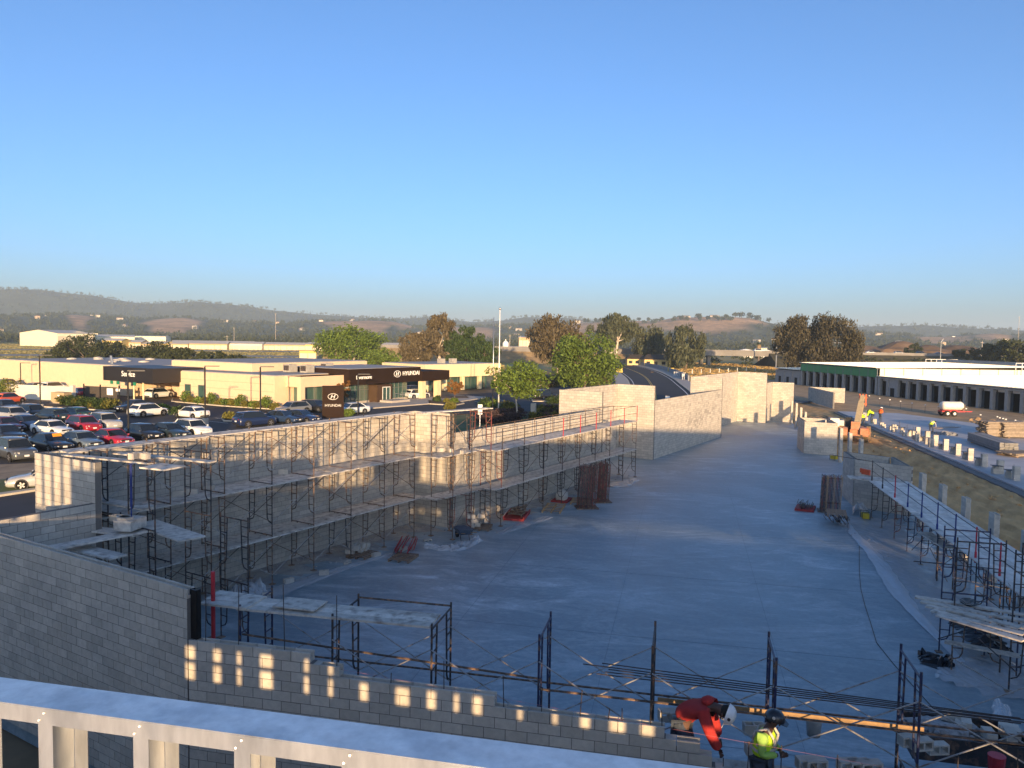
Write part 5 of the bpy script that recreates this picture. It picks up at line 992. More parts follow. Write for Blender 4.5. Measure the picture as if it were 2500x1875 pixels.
def tree(name, label, loc, height, rx, crown, nclump, nleaf, size, lm, bm=BARK, seed=0, droop=0.0, trunk_r=.28, stems=1, cat='tree', group=None, clump=.2):
    """crown: (z low, z high) as fractions of the height"""
    rng = np.random.default_rng(seed+100); t = thing(name, label, cat, loc, seed*.7, group); z0, z1 = crown[0]*height, crown[1]*height; cz, rz_ = (z0+z1)/2, (z1-z0)/2
    C_ = []
    while len(C_) < nclump:
        v = rng.uniform(-1, 1, 3); d = np.linalg.norm(v)
        if .45 < d < 1.0: C_.append((v[0]*rx*(1+.18*math.sin(5*v[1]+seed)), v[1]*rx*(1+.15*math.sin(4*v[0]+seed)), cz+v[2]*rz_*(1+.12*math.sin(7*v[0]+2*seed))))
    sp = (rx*clump*rng.uniform(.8,1.5), rx*clump*rng.uniform(.8,1.5), min(rz_*.42, rx*clump))
    link('crown', quads_mesh('crown', leaves(C_, nleaf, sp, size, rng, droop), lm), t)
    mb = MB(); 
    for s_ in range(stems):
        ox, oy = (rng.uniform(-.3,.3)*rx*(stems > 1), rng.uniform(-.3,.3)*rx*(stems > 1)); fork = Vector((ox+rng.uniform(-.1,.1)*rx, oy+rng.uniform(-.1,.1)*rx, z0+.25*rz_))
        mb.tube((ox*.6,oy*.6,-.2), fork, trunk_r, 8, trunk_r*.72)
        for k in range(max(5, nclump//(6*stems))):
            c = Vector(C_[int(rng.integers(len(C_)))]); m_ = fork.lerp(c, .5)+Vector((0,0,-.08*height*rng.uniform(0,1))); mb.tube(fork, m_, trunk_r*.5, 6, trunk_r*.3); mb.tube(m_, c, trunk_r*.3, 5, trunk_r*.1)
    mb.build('trunk', bm, t, True); return t
GZ = -1.0
def gp(px, D, z=None):                       # on the ground at a bearing and a distance
    d = FWD+RGT*((px-1250)/FPX); d.z = 0; d.normalize(); p = d*D; return Vector((p.x, p.y, float(terr(p.x, p.y)) if z is None else z))
tree('young_tree', 'young umbrella-shaped tree on the lawn by the flag poles', at(1264,1021,ZP), 6.9, 3.7, (.45,1.0), 60, 70, .17, LG, BARKW, 1, 0, .13, clump=.26)
tree('round_tree', 'big bright green round tree left of the curved road', gp(1425,150), 11.2, 6.3, (.12,1.0), 120, 90, .24, LG, BARK, 2, 0, .3, clump=.24)
tree('eucalyptus', 'brown ragged eucalyptus behind the bright round tree', gp(1355,235), 17.5, 8.0, (.25,1.0), 70, 110, .34, LB, BARKW, 3, 1.0, .45, 2, clump=.24)
tree('eucalyptus', 'broad grey-green eucalyptus with white limbs above the curved road', gp(1492,330), 20.5, 9.3, (.42,1.0), 75, 110, .42, LE, BARKW, 4, .8, .6, 2, clump=.22)
tree('eucalyptus', 'weeping grey eucalyptus in front of the dark-roofed house', gp(1582,335), 17.0, 6.8, (.2,1.0), 50, 110, .42, LE, BARK, 5, 3.2, .5, 1, clump=.25)
tree('eucalyptus', 'dark weeping eucalyptus right of the dark-roofed house', gp(1668,300), 16.5, 7.0, (.1,1.0), 55, 120, .42, LE, BARK, 6, 3.0, .5, 2, clump=.26)
tree('eucalyptus', 'towering brown eucalyptus before the freeway, left of the pair', gp(1945,262), 18.3, 7.0, (.12,1.0), 62, 210, .26, LB2, BARK, 7, 1.8, .6, 3, clump=.25)
tree('eucalyptus', 'towering brown eucalyptus before the freeway, right of the pair', gp(2035,258), 19.3, 8.2, (.14,1.0), 62, 210, .26, LB2, BARK, 8, 1.8, .6, 3, clump=.25)
tree('eucalyptus', 'tall thin-topped brown eucalyptus behind the second showroom', gp(1078,245), 17.5, 5.0, (.3,1.0), 50, 95, .32, LB, BARKW, 9, 1.0, .4, 2, clump=.25)
tree('eucalyptus', 'lower brown eucalyptus left of the tall thin-topped one', gp(1018,250), 12.5, 5.2, (.12,1.0), 50, 100, .32, LB, BARKW, 10, 1.0, .35, 2, clump=.26)
tree('broad_tree', 'dark green broad tree right of the brown eucalyptus', gp(1135,240), 13.5, 5.2, (.1,1.0), 65, 100, .3, LD, BARK, 11, .4, .4, clump=.26)
tree('broad_tree', 'low dark green tree right behind the second showroom', gp(1180,235), 10.5, 4.4, (.05,1.0), 50, 90, .3, LD, BARK, 12, .4, .3, clump=.27)
tree('spreading_tree', 'wide bright green tree behind the showroom roof', gp(850,232), 12.0, 10.3, (.28,1.0), 95, 100, .32, LG, BARKW, 13, 0, .5, 2, clump=.19)
tree('spreading_tree', 'small green tree at the right of the wide bright one', gp(938,215), 6.6, 4.6, (.1,1.0), 40, 90, .28, LG, BARK, 14, 0, .3, clump=.27)
for i, (px, D, h_, r_) in enumerate(((205,290,8.6,9.5),(262,285,7.2,6.0),(165,300,6.2,6.0),(385,262,7.0,8.0),(440,255,5.6,6.0),(520,225,5.0,6.2),(575,218,4.4,5.6),(355,275,5.8,5.0))):
    tree('oak', 'dark low oak behind the service building roof, %s from the left' % ORD[[1,2,0,4,5,6,7,3][i]], gp(px,D), h_, r_, (.02,1.0), 60, 80, .34, LO, BARK, 20+i, 0, .3, group='oaks behind the service building', clump=.22)
t = thing('palm', 'single palm beyond the freeway left of the towering eucalyptus', 'palm', gp(1850,480)); MB().tube((0,0,0),(0,0,9.5),.5,8,.35).build('trunk', BARK, t); MB().blob((0,0,8.2),(1.3,1.3,1.8),3,2,.2).build('dead_skirt', mat('dead_frond', (.22,.16,.09), .9, .3, 3), t)
mb = MB()
for k in range(26):
    a = k*2.4; e = .2+.9*(k % 5)/5; p0_ = Vector((0,0,9.4)); p1_ = p0_+Vector((math.cos(a)*1.8*math.cos(e), math.sin(a)*1.8*math.cos(e), 1.8*math.sin(e))); p2_ = p1_+Vector((math.cos(a)*1.1, math.sin(a)*1.1, -.5)); mb.beam(p0_, p1_, .35, .03); mb.beam(p1_, p2_, .25, .03)
mb.build('fronds', LD, t)
# shrubs
def shrub(name, label, loc, r_, h_, n, lm, seed, size=.12, group=None):
    rng = np.random.default_rng(seed); C_ = [(rng.uniform(-1,1)*r_*.6, rng.uniform(-1,1)*r_*.6, h_*rng.uniform(.25,.75)) for _ in range(10)]
    o = link(name, quads_mesh(name, leaves(C_, n, (r_*.5,r_*.5,h_*.4), size, rng), lm), None, loc); return tag(o, label, 'shrub', group)
for i in range(16): shrub('clipped_shrub', 'clipped green shrub on the long kerb island, %s from the left' % ORD[i], at(158+i*7.6, 988+i*.75, ZP+.15), 1.2, 1.25, 60, LD if i % 5 else LY, 300+i, .13, 'clipped shrubs on the kerb island')
for i in range(14): shrub('grass_tuft', 'green tuft along the foot of the cream wall, %s from the left' % ORD[i], at(452+i*16.5, 981+i*1.35, ZP+.15), .8, .9 if i % 4 else 1.6, 40, LY if i % 2 else LG, 330+i, .13, 'tufts along the cream wall')
for i in range(16): shrub('mounded_shrub', 'purple-brown mounded shrub in the lawn bed, %s of the bed' % ORD[i], at(1180+(i % 8)*12+random.uniform(-4,4), 1022+(i//8)*12-(i % 8)*.8, ZP), 1.1, 1.1, 60, LP, 360+i, .12, 'mounded shrubs in the lawn bed')
for i in range(16): shrub('ornamental_grass', 'pale ornamental grass clump right of the young tree, %s of the bed' % ORD[i], at(1312+(i % 6)*11, 1006+(i//6)*10, ZP), 1.2, 1.0, 60, [LY,LO,LP][i % 3], 390+i, .13, 'ornamental grasses in the lawn bed')
for i, (px, py, r_, h_) in enumerate(((45,972,2.3,2.6),(8,962,1.6,2.4),(436,1018,1.2,1.2),(563,1026,1.0,.9),(397,1004,1.0,.9),(1068,982,.7,1.0),(1090,984,.6,.7),(1110,985,.7,.8),(1190,998,1.6,1.6),(1240,1004,1.4,1.4),(1210,1000,1.3,1.3),(1355,985,1.3,1.2),(1100,1000,.9,1.0),(848,1018,.8,1.0))):
    shrub('round_shrub', 'round shrub %s' % ['beside the white pillar wall','at the left edge by the pillar wall','left of the white sedan','on the small island right of the lamp base','behind the white electric crossover','at the left end of the canopy island','second on the canopy island','at the right end of the canopy island','left of the flag poles','right of the flag poles','at the foot of the flag poles','on the island by the round tree','below the canopy island','at the foot of the pylon sign'][i], at(px,py,ZP), r_, h_, 70, [LY,LG,LD][i % 3], 420+i, .14)
t = tree('copper_tree', 'slim coppery sapling on the canopy island', at(1110,984,ZP), 3.6, 1.4, (.35,1.0), 24, 50, .13, leafmat('copper_leaves', (.20,.10,.03)), BARK, 40, 0, .05)
t = tree('copper_tree', 'slim golden sapling in front of the showroom glass', at(838,990,ZP), 4.0, 1.1, (.25,1.0), 24, 50, .13, MATS['copper_leaves'], BARK, 41, 0, .05)
for i in range(26):
    px = 1280+i*8; shrub('dry_bush', 'dry brown bush beneath the bright round tree, %s' % ('left part' if i < 13 else 'right part'), at(px, 938+random.uniform(-8,8), ZP), random.uniform(1.2,2.4), random.uniform(.9,1.8), 50, [LY,LB,LO][i % 3], 450+i, .2, 'dry bushes under the round tree, '+('left' if i < 13 else 'right'))
# ------------------------------------------------------------------ curved road with barrier
RL = [(1480,1010),(1535,975),(1552,950),(1548,939),(1539,925),(1521,911),(1503,899),(1478,889),(1440,881)]; RRt = [(1700,1000),(1688,975),(1672,956),(1652,939),(1632,923),(1602.5,908),(1566,897),(1512,887),(1465,879)]; YL = [(1600,1000),(1600,975),(1597,955),(1590,939),(1578,923),(1560,911),(1532.5,900),(1497,889),(1452,880)]
def smooth(pl, z, n=6):
    P_ = [at(x,y,z) for x, y in pl]; out = []
    for i in range(len(P_)-1):
        a, b_, c, d = P_[max(i-1,0)], P_[i], P_[i+1], P_[min(i+2,len(P_)-1)]
        for k in range(n):
            t_ = k/n; out.append(.5*((2*b_)+(c-a)*t_+(2*a-5*b_+4*c-d)*t_*t_+(3*b_-a-3*c+d)*t_**3))
    return out+[P_[-1]]
ZR = -.28
def ribbon(name, A_, B_, m, dz=0.0): 
    n = min(len(A_), len(B_)); mb = MB(); mb.add([(p.x,p.y,p.z+dz) for p in A_[:n]]+[(p.x,p.y,p.z+dz) for p in B_[:n]], [(i,i+1,n+i+1,n+i) for i in range(n-1)]); return struct(mb.build(name, m))
def offs(P_, d):
    out = []
    for i, p in enumerate(P_):
        t_ = (P_[min(i+1,len(P_)-1)]-P_[max(i-1,0)]).normalized(); out.append(p+Vector((t_.y,-t_.x,0))*d)
    return out
LA, RA, YA = smooth(RL, ZR), smooth(RRt, ZR), smooth(YL, ZR)
ribbon('curved_road', offs(RA,.9), offs(LA,-.9), ROADM); ribbon('edge_line', offs(RA,.1), offs(RA,-.08), MARK, .012); ribbon('edge_line', offs(LA,.08), offs(LA,-.1), MARK, .012); ribbon('centre_line', offs(YA,.24), offs(YA,.1), MARKY, .012); ribbon('centre_line', offs(YA,-.1), offs(YA,-.24), MARKY, .012)
for nm, P_, a, b_ in (('right_kerb',RA,1.25,.9),('left_kerb',LA,-.9,-1.25)):
    mb = MB(); A_, B_ = offs(P_,a), offs(P_,b_); n = len(A_)
    mb.loft([[(A_[i].x,A_[i].y,ZR-.02),(A_[i].x,A_[i].y,ZR+.14),(B_[i].x,B_[i].y,ZR+.14),(B_[i].x,B_[i].y,ZR-.02)] for i in range(n)]); struct(mb.build(nm, CURBM))
ribbon('pavement', offs(RA,4.0), offs(RA,1.25), CONC, .13); ribbon('pavement', offs(LA,-1.25), offs(LA,-4.2), CONC, .13)
BA = offs(RA, 4.3); t = thing('road_barrier', 'grey concrete barrier wall along the outside of the curved road', 'barrier', (0,0,0)); BARM = mat('barrier_concrete', (.27,.27,.28), .85, .1, 1)
for i in range(22, len(BA)-1): MB().beam(BA[i]+Vector((0,0,.6)), BA[i+1]+Vector((0,0,.6)), .35, 1.5).build('panel', BARM, t)
BB = offs(LA, -4.4); t = thing('road_barrier', 'short dark barrier wall inside the curve by the yellow chevron', 'barrier', (0,0,0))
for i in range(29, len(BB)-1): MB().beam(BB[i]+Vector((0,0,.5)), BB[i+1]+Vector((0,0,.5)), .35, 1.2).build('panel', BARM, t)
for lab, p in (('yellow and black chevron block at the inside of the road bend', at(1512,909,ZR)),('yellow and black chevron block at the near end of the road barrier', at(1638,908,ZR))):
    t = thing('chevron_block', lab, 'sign', p, rad(-60)); MB().box(0,0,0,2.0,.5,1.3).build('board', mat('chevron_yellow', (.70,.50,.03), .6, 0), t)
    for k in range(4): MB().beam((-.85+k*.5,-.265,.08),(-.55+k*.5,-.265,1.22),.2,.02,(0,1,0)).build('stripe', BLACK, t)
for i in range(15):
    p = at(1646+i*4.4 if i < 7 else 1690+(i-7)*22, 918+i*.4 if i < 7 else 912-(i-7)*1.0, ZR); o = MB().box(0,0,0,.16,.16,1.3).build('fence_post', WHITEP); o.location = p; tag(o, 'white fence post right of the curved road, %s from the left' % ORD[i], 'post', 'white fence posts by the road')
tag(MB().box(0,0,1.0,1.9,.06,.7).tube((-.7,0,0),(-.7,0,1.7),.06,6).tube((.7,0,0),(.7,0,1.7),.06,6).build('blank_board', WHITEP), 'blank white board on posts by the road bend', 'board').location = at(1668,928,ZR)
o = MB().beam((0,0,0),(.25,0,.75),.45,.06).build('plywood_piece', WHITEP); o.location = at_d(1628,976,78)-Vector((0,0,.4)); tag(o, 'white scrap leaning behind the patched wall', 'scrap')
# houses beside the road and fence wire
HY = mat('yellow_house_wall', (.62,.48,.22), .85, .08, 1); RFD = mat('dark_shingle', (.045,.035,.028), .9, .2, 1.5)
def house(label, loc, rz, L_, W_, h_, wm=HY, rm=RFD, nw=5, name='house', group=None, small=False):
    t = thing(name, label, 'house', loc, rz, group); MB().box(0,0,-.5,L_,W_,h_+.5).build('wall', wm, t)
    MB().add([(-L_/2-.5,-W_/2-.5,h_),(L_/2+.5,-W_/2-.5,h_),(L_/2+.5,W_/2+.5,h_),(-L_/2-.5,W_/2+.5,h_),(-L_/2+1.5,0,h_+W_*.22),(L_/2-1.5,0,h_+W_*.22)],[(0,1,5,4),(1,2,5),(2,3,4,5),(3,0,4),(3,2,1,0)]).build('roof', rm, t)
    if not small:
        for k in range(nw): w = MB().box(-L_/2+(k+.5)*L_/nw,-W_/2-.02,1.0,1.4,.08,1.2).build('window', GLASS, t); MB().box(-L_/2+(k+.5)*L_/nw,-W_/2-.05,.92,1.6,.1,.08).build('sill', WHITEP, w)
    return t
house('low yellow house with a dark roof under the weeping eucalyptus', gp(1615,318,-.6), rad(-62), 15, 9, 3.0); house('smaller yellow house left of the dark-roofed one', gp(1552,325,-.6), rad(-62), 8, 8, 2.9, nw=3)
# ------------------------------------------------------------------ freeway
FA, FB = Vector((322,145,0)), Vector((430,-40,0)); fd = (FB-FA).normalized(); fL = (FB-FA).length; frz = math.atan2(fd.y, fd.x); fn = Vector((-fd.y, fd.x, 0)); FZ = 5.3
t = thing('freeway_bridge', 'dark concrete freeway viaduct crossing behind the towering eucalyptus', 'bridge', FA, frz); FWC = mat('freeway_concrete', (.20,.19,.18), .9, .15, .3)
MB().box(fL/2-60,11,FZ-1.7,fL+120,24,1.7).build('deck', FWC, t); MB().box(fL/2-60,-.8,FZ-.002,fL+120,.3,.75).build('parapet', FWC, t); MB().box(fL/2-60,10,FZ-.001,fL+120,.4,.8).build('median_barrier', FWC, t)
for x in (18,44): 
    for y in (3,18): MB().box(x,y,-1.2,1.5,2.5,FZ-.6).build('pier', FWC, t)
t = thing('freeway_embankment', 'dark overgrown freeway embankment behind the storage roofs', 'embankment', FA, frz); EMB = mat('embankment_grass', (.055,.05,.025), .95, .4, .4)
MB().add([(70,-16,-1.2),(fL+60,-18,-1.2),(fL+60,-1.2,FZ-.3),(70,-1.2,FZ-.3),(70,24,-1.2),(fL+60,24,-1.2)],[(0,1,2,3),(3,2,5,4),(0,3,4),(1,5,2)]).build('slope', EMB, t); MB().add([(-130,-14,-1.2),(6,-14,-1.2),(14,-1.2,FZ-1.8),(-130,-1.2,FZ-.3),(-130,24,-1.2),(14,24,-1.2)],[(0,1,2,3),(3,2,5,4),(0,3,4),(1,5,2)]).build('slope', mat('dry_bank', (.30,.21,.10), .95, .4, .3), t)
t = thing('guard_rail', 'long steel guard rail along the freeway edge at right', 'guard rail', FA, frz); MB().box(fL*.77,-.4,FZ+.45,fL*.45,.08,.32).build('beam', GALV, t)
for k in range(24): MB().box(fL*.55+k*4,-.3,FZ-.4,.15,.15,1.0).build('post', STEELD, t)
for i, (px, col_, kd) in enumerate(((1855,WHT,'suv'),(1940,GRY,'sedan'),(2146,WHT,'sedan'),(2200,SIL,'suv'),(2080,DGR,'sedan'),(2272,BLK,'suv'),(2300,NAVY,'sedan'),(2500,WHT,'suv'),(1720,GRY,'suv'),(2420,SIL,'sedan'))):
    d = gp(px,300,0).normalized(); s_ = (FA.cross(fd).z)/(d.cross(fd).z); p = d*s_+fn*(3+3.2*(i % 3)); p.z = FZ; car('car driving on the freeway, %s' % ['white one over the bridge gap','grey one left of the eucalyptus','white sedan right of the eucalyptus','silver one in the middle','dark green one by the roof edge','black one by the lamp','navy one by the lamp','white one at the right edge','grey one far left','silver one at right'][i], kd, col_, p, math.degrees(frz), 'cars on the freeway', True)
p = gp(1893,345,0); t = thing('sign_gantry', 'freeway sign gantry with a pale panel and green signs half hidden by the eucalyptus', 'sign', p, frz); MB().tube((0,0,-1),(0,0,12.5),.25,8).build('post', CHROME, t); MB().tube((0,0,12.2),(34,0,12.2),.22,6).tube((0,0,10.2),(34,0,10.2),.22,6).build('truss', CHROME, t); MB().box(2.6,-.3,9.9,5.6,.15,2.6).build('panel', mat('pale_panel', (.62,.56,.40), .7, .1, 1), t)
for x in (11.5,17): g_ = MB().box(x,-.35,9.9,4.6,.15,2.6).build('green_sign', mat('sign_green', (.01,.22,.13), .5, 0), t); MB().box(x,-.45,11.2,3.4,.03,.25).box(x-.4,-.45,10.5,2.4,.03,.25).build('legend', LET, g_)
p = gp(2293,330,0); t = thing('freeway_lamp', 'tall street lamp with a curved arm beside the freeway at right', 'lamp post', p, frz); MB().tube((0,0,0),(0,0,11.0),.16,8,.1).path([(0,0,11),(.8,0,12.2),(2.2,0,12.9),(4,0,13.1)],.09,6).build('pole', CHROME, t); MB().box(4.4,0,13.0,1.0,.35,.14).build('lamp_head', CHROME, t)
for i, (px, D, r_, h_) in enumerate(((2110,470,15,5.0),(2190,480,20,7.5),(2270,475,16,5.5),(2350,490,18,6.5),(2400,500,12,4))):
    o = MB().blob((0,0,0),(r_,r_*.8,h_),i+5,3,.16).build('dirt_mound', mat('mound_soil', (.13,.085,.055), .95, .3, .15)); o.location = gp(px,D,-1)+Vector((0,0,4.6)); tag(o, 'brown earth mound beyond the freeway, %s from the left' % ORD[i], 'mound', 'earth mounds beyond the freeway')
for i, (px, D, r_, h_) in enumerate(((2230,430,3.6,9),(2400,380,5,9),(2440,370,6,10),(2480,360,7,11.5),(2340,400,3.5,7),(2560,365,7,11))): tree('freeway_tree', 'dark bushy tree behind the freeway at right, %s of the row' % ORD[i], gp(px,D,-1), h_+2.5, r_, (.2,1.0), 40, 70, .5, LO, BARK, 60+i, 0, .3, group='trees behind the freeway', clump=.26)
# ------------------------------------------------------------------ airfield hangars, industry, hillside town
def shed(name, label, a, b_, W_, h_, wm, rm, doors=0, dm=None, rise=.12, group=None, cat='hangar'):
    d = b_-a; d.z = 0; L_ = d.length; rz = math.atan2(d.y, d.x); t = thing(name, label, cat, (a+b_)/2, rz, group)
    MB().add([(-L_/2,0,-.6),(L_/2,0,-.6),(L_/2,W_,-.6),(-L_/2,W_,-.6),(-L_/2,0,h_),(L_/2,0,h_),(L_/2,W_,h_),(-L_/2,W_,h_),(-L_/2,W_/2,h_+W_*rise),(L_/2,W_/2,h_+W_*rise)],[(0,1,5,4),(1,2,6,9,5),(2,3,7,6),(3,0,4,8,7)]).build('wall', wm, t)
    e = .4; MB().add([(-L_/2-e,-e,h_),(L_/2+e,-e,h_),(L_/2+e,W_/2,h_+W_*rise+.05),(-L_/2-e,W_/2,h_+W_*rise+.05),(L_/2+e,W_+e,h_),(-L_/2-e,W_+e,h_)],[(0,1,2,3),(3,2,4,5)]).build('roof', rm, t)
    for k in range(doors): MB().box(-L_/2+(k+.5)*L_/doors,-.08,-.3,L_/doors-.3,.14,h_*.82).build('door', dm or wm, t)
    return t
HW = mat('white_hangar', (.72,.66,.50), .7, .05, .5); HT = mat('tan_hangar', (.46,.33,.17), .8, .08, .4); HYL = mat('yellow_hangar', (.62,.46,.14), .8, .06, .4); HR = mat('pale_metal_roof', (.46,.44,.40), .6, .08, .3); HD = mat('hangar_door', (.55,.49,.38), .7, .08, .4)
shed('hangar', 'big white hangar with tall doors on the airfield at left', gp(142,640), gp(233,655), 46, 9.6, HW, HR, 5, HD, .05)
shed('hangar', 'white side wing of the big hangar, left end', gp(53,700), gp(141,652), 30, 9.8, HW, HR, 0, None, .04)
shed('hangar', 'pale hangar with glass end right behind the big white one', gp(236,690), gp(330,690), 26, 7.5, HW, HR, 4, HD, .06); shed('hangar', 'white block behind the tan hangar rows', gp(330,720), gp(406,715), 20, 8.0, HW, HR, 0, None, .03)
for i, (a, b_, D, h_, m_) in enumerate(((250,298,600,5.2,HYL),(300,345,605,4.2,HT),(346,375,600,3.2,HT),(374,402,592,3.6,HYL),(402,460,590,3.6,HT),(462,555,585,4.0,HT),(556,640,585,4.2,HW),(640,760,585,4.0,HT),(745,800,575,4.4,HYL),(930,975,560,5.0,HT),(900,1000,420,4.2,HT),(420,620,720,3.4,HT))):
    shed('hangar', 'low tan airfield hangar, %s of the row from the left' % ORD[i], gp(a,D), gp(b_,D-6), 13, h_, m_, HR, max(2,(b_-a)//14), HD, .12, 'low hangars on the airfield')
shed('yellow_shed', 'small yellow shed left of the wide bright green tree', gp(731,330), gp(772,330), 6, 4.3, HYL, HYL, 2, HD, .02, cat='shed')
IG = mat('industrial_grey', (.22,.24,.26), .7, .1, .3)
for i, (a, b_, D, h_, m_) in enumerate(((1180,1245,520,4.5,IG),(1240,1285,545,4.5,IG),(1265,1292,640,12,HT),(1205,1240,480,3.0,HT),(1300,1330,500,4.5,HYL),(1020,1060,760,9,HW),(1080,1110,800,8,HW),(1460,1500,560,5,HW),(1540,1580,600,4,HW),(1850,1870,700,6,HW),(2040,2075,560,7,HW),(2225,2275,620,6.5,IG),(2260,2275,650,9,HW))):
    shed('industrial_building', 'pale industrial building in the distance, %s from the left' % ORD[[2,3,4,1,6,0,0,7,8,9,10,11,12][i]] if i not in (5,6) else 'pale building far behind the brown eucalyptus, %s of two' % ['left','right'][i-5], gp(a,D), gp(b_,D), 18, h_, m_, HR, 3, HD, .05, 'distant industrial buildings', 'building')
for i in range(9):
    px = 1203+i*13; t = thing('box_truck', 'white box truck in the distant yard, %s from the left' % ORD[i], 'truck', gp(px, 360+random.uniform(-15,15)), rad(-55), 'trucks in the distant yard'); MB().box(0,0,.9,4.6,2.2,2.2).build('box', WHITEP, t); MB().box(3.5,0,.5,1.6,2.2,2.0).build('cab', WHITEP if i % 3 else REDP, t); MB().box(0,0,.2,6,2,.6).build('underframe', BLACK, t)
t = thing('storage_silo', 'slim white silo in the distant yard', 'silo', gp(1233,430)); MB().lathe([(1.7,0),(1.7,8.5),(.6,9.6)],0,0,16).build('drum', WHITEP, t, True); MB().tube((0,0,9.6),(0,0,10.4),.3,8).build('vent', WHITEP, t)
for i, px in enumerate((1818,1862)): t = thing('water_tank', 'round white tank beyond the freeway, %s of two' % ['left','right'][i], 'tank', gp(px,560)); MB().lathe([(5,0),(5,5.4),(.3,6.4)],0,0,24).build('drum', WHITEP, t, True); MB().lathe([(5.08,5.2),(5.08,5.45)],0,0,24).build('rim', HR, t)
# houses on the hillsides
HWL = [mat('house_white', (.52,.46,.38), .8, .05, 1), mat('house_tan', (.46,.36,.25), .8, .05, 1), mat('house_grey', (.36,.33,.30), .8, .05, 1)]; HRF = [mat('house_roof_brown', (.16,.09,.06), .9, .1, 1), mat('house_roof_grey', (.20,.19,.18), .9, .1, 1)]
rn = random.Random(11); nh = 0
for k in range(85):
    px = rn.uniform(-40,2540); D = rn.choice((rn.uniform(1150,2000), rn.uniform(1700,2900)))
    p = gp(px, D)
    if tan_mask(p.x,p.y) > .5: continue
    L_ = rn.uniform(8,15); house('small pale house among the trees of the far hillsides', p+Vector((0,0,.8)), rn.uniform(0,3.1), L_, rn.uniform(7,9), rn.uniform(3.5,6), HWL[k % 3 if rn.random() < .75 else 0], HRF[k % 2], 0, 'hillside_house', 'houses among the far trees', True); nh += 1
for i, (px, D, L_, h_) in enumerate(((245,2350,40,8),(232,2350,14,12),(40,2600,32,8),(1415,1900,26,6),(1400,1930,14,6),(1672,1960,16,6),(1738,1980,22,6),(550,2150,22,6),(1040,1500,34,11))):
    house(['long pale hillside building with a turret at left','turret beside the long pale hillside building','long pale building on the far left slope','white house on the slope behind the brown eucalyptus','small white house beside it on the slope','white house on the crest of the tan hill','long white house at the right of the tan crest','flat pale building low on the left hills','white block behind the thin-topped eucalyptus'][i], gp(px,D)+Vector((0,0,1.5)), rad(-58), L_, 11, h_, HWL[0], HRF[1], 0, 'hillside_house', None, True)
# ------------------------------------------------------------------ trees that can be told apart on the tan hill, and the far woods
def far_crown(rng, n, r_, h_): 
    C_ = [(rng.uniform(-.6,.6)*r_, rng.uniform(-.6,.6)*r_, h_*rng.uniform(.35,.75)) for _ in range(6)]; return leaves(C_, n//6, (r_*.55,r_*.55,h_*.32), r_*.24, rng)
HT_ = [quads_mesh('hill_crown', far_crown(np.random.default_rng(70+k), 130, 6.0, 9.0), LO) for k in range(3)]
HTR = MB().tube((0,0,-1.5),(0,0,4.5),.5,6,.3).mesh('hill_trunk', BARK)
hill_px = [(1555,1880,1.0),(1578,1890,1.1),(1600,1900,.9),(1530,1860,1.0),(1520,1850,1.2),(1568,1750,1.0),(1590,1760,1.3),(1610,1775,1.1),(1640,1730,1.0),(1660,1745,1.3),(1672,1735,1.1),(1702,1820,1.3),(1725,1740,1.1),(1705,1730,1.2),(1740,1790,1.0),(1752,1730,1.3),(1765,1760,1.3),(1780,1750,1.2),(1645,1960,1.2),(1655,1965,1.1),(1668,1965,1.3),(1700,1975,1.7),(1722,1975,1.0),(1480,1880,1.3),(1500,1890,1.4),(1450,1870,1.2),(1465,1880,1.3),(1430,1860,1.4),(1390,1820,1.2),(1295,1500,1.3),(1255,1480,1.5),(1230,1500,1.2),(1790,1880,1.4),(1805,1880,1.5),(1825,1860,1.5),(1845,1850,1.6)]
for i, (px, D, s_) in enumerate(hill_px):
    t = thing('hill_oak', 'dark oak standing out on the tan hillside behind the road', 'tree', gp(px,D), i*1.3, 'oaks dotted over the tan hill'); t.scale = (s_,s_,s_); link('crown', HT_[i % 3], t); link('trunk', HTR, t)
rng = np.random.default_rng(5); Q = []; cnt = 0; specs = []
while cnt < 13000:
    th = rng.uniform(-38,38); D = 820*(3650/820)**(rng.uniform(0,1)**.72); a = rad(HEAD-th); x, y = D*math.cos(a), D*math.sin(a)
    if D < 1050 and rng.uniform() < .35: continue
    if D > 1200 and tan_mask(x,y) > .42: continue
    specs.append((x, y, D)); cnt += 1
xy = np.array(specs); zz = terr(xy[:,0], xy[:,1]); PR = [far_crown(rng, 26, 1.0, 1.0) for _ in range(6)]; PC = [far_crown(rng, 22, .45, 1.9) for _ in range(2)]
for k in range(cnt):
    s_ = rng.uniform(3.2,6.6)*(1+.25*(xy[k,2] > 2500)); pr = PR[k % 6] if rng.uniform() > .12 else PC[k % 2]; h_ = s_*rng.uniform(1.1,1.9); a = rng.uniform(0,6.28); c, n = math.cos(a), math.sin(a)
    q = pr.copy(); x_ = q[:,0]*c-q[:,1]*n; y_ = q[:,0]*n+q[:,1]*c; q[:,0] = x_*s_+xy[k,0]; q[:,1] = y_*s_+xy[k,1]; q[:,2] = q[:,2]*h_+zz[k]-.5; Q.append(q)
o = stuff(link('far_woods', quads_mesh('far_woods', np.concatenate(Q), leafmat('far_leaves', (.05,.06,.026), .45)))); o['label'] = 'dense far woods covering the valley and hillsides'; o['category'] = 'woods'
Q = []
for k in range(420):                         # field-edge scrub nearer in, right of the road and by the freeway
    px = rng.uniform(1230,2520); D = rng.uniform(350,820); p = gp(px,D); s_ = rng.uniform(1.2,3.2); q = PR[k % 6].copy(); q *= np.array((s_,s_,s_*1.1)); q += np.array((p.x,p.y,p.z)); Q.append(q)
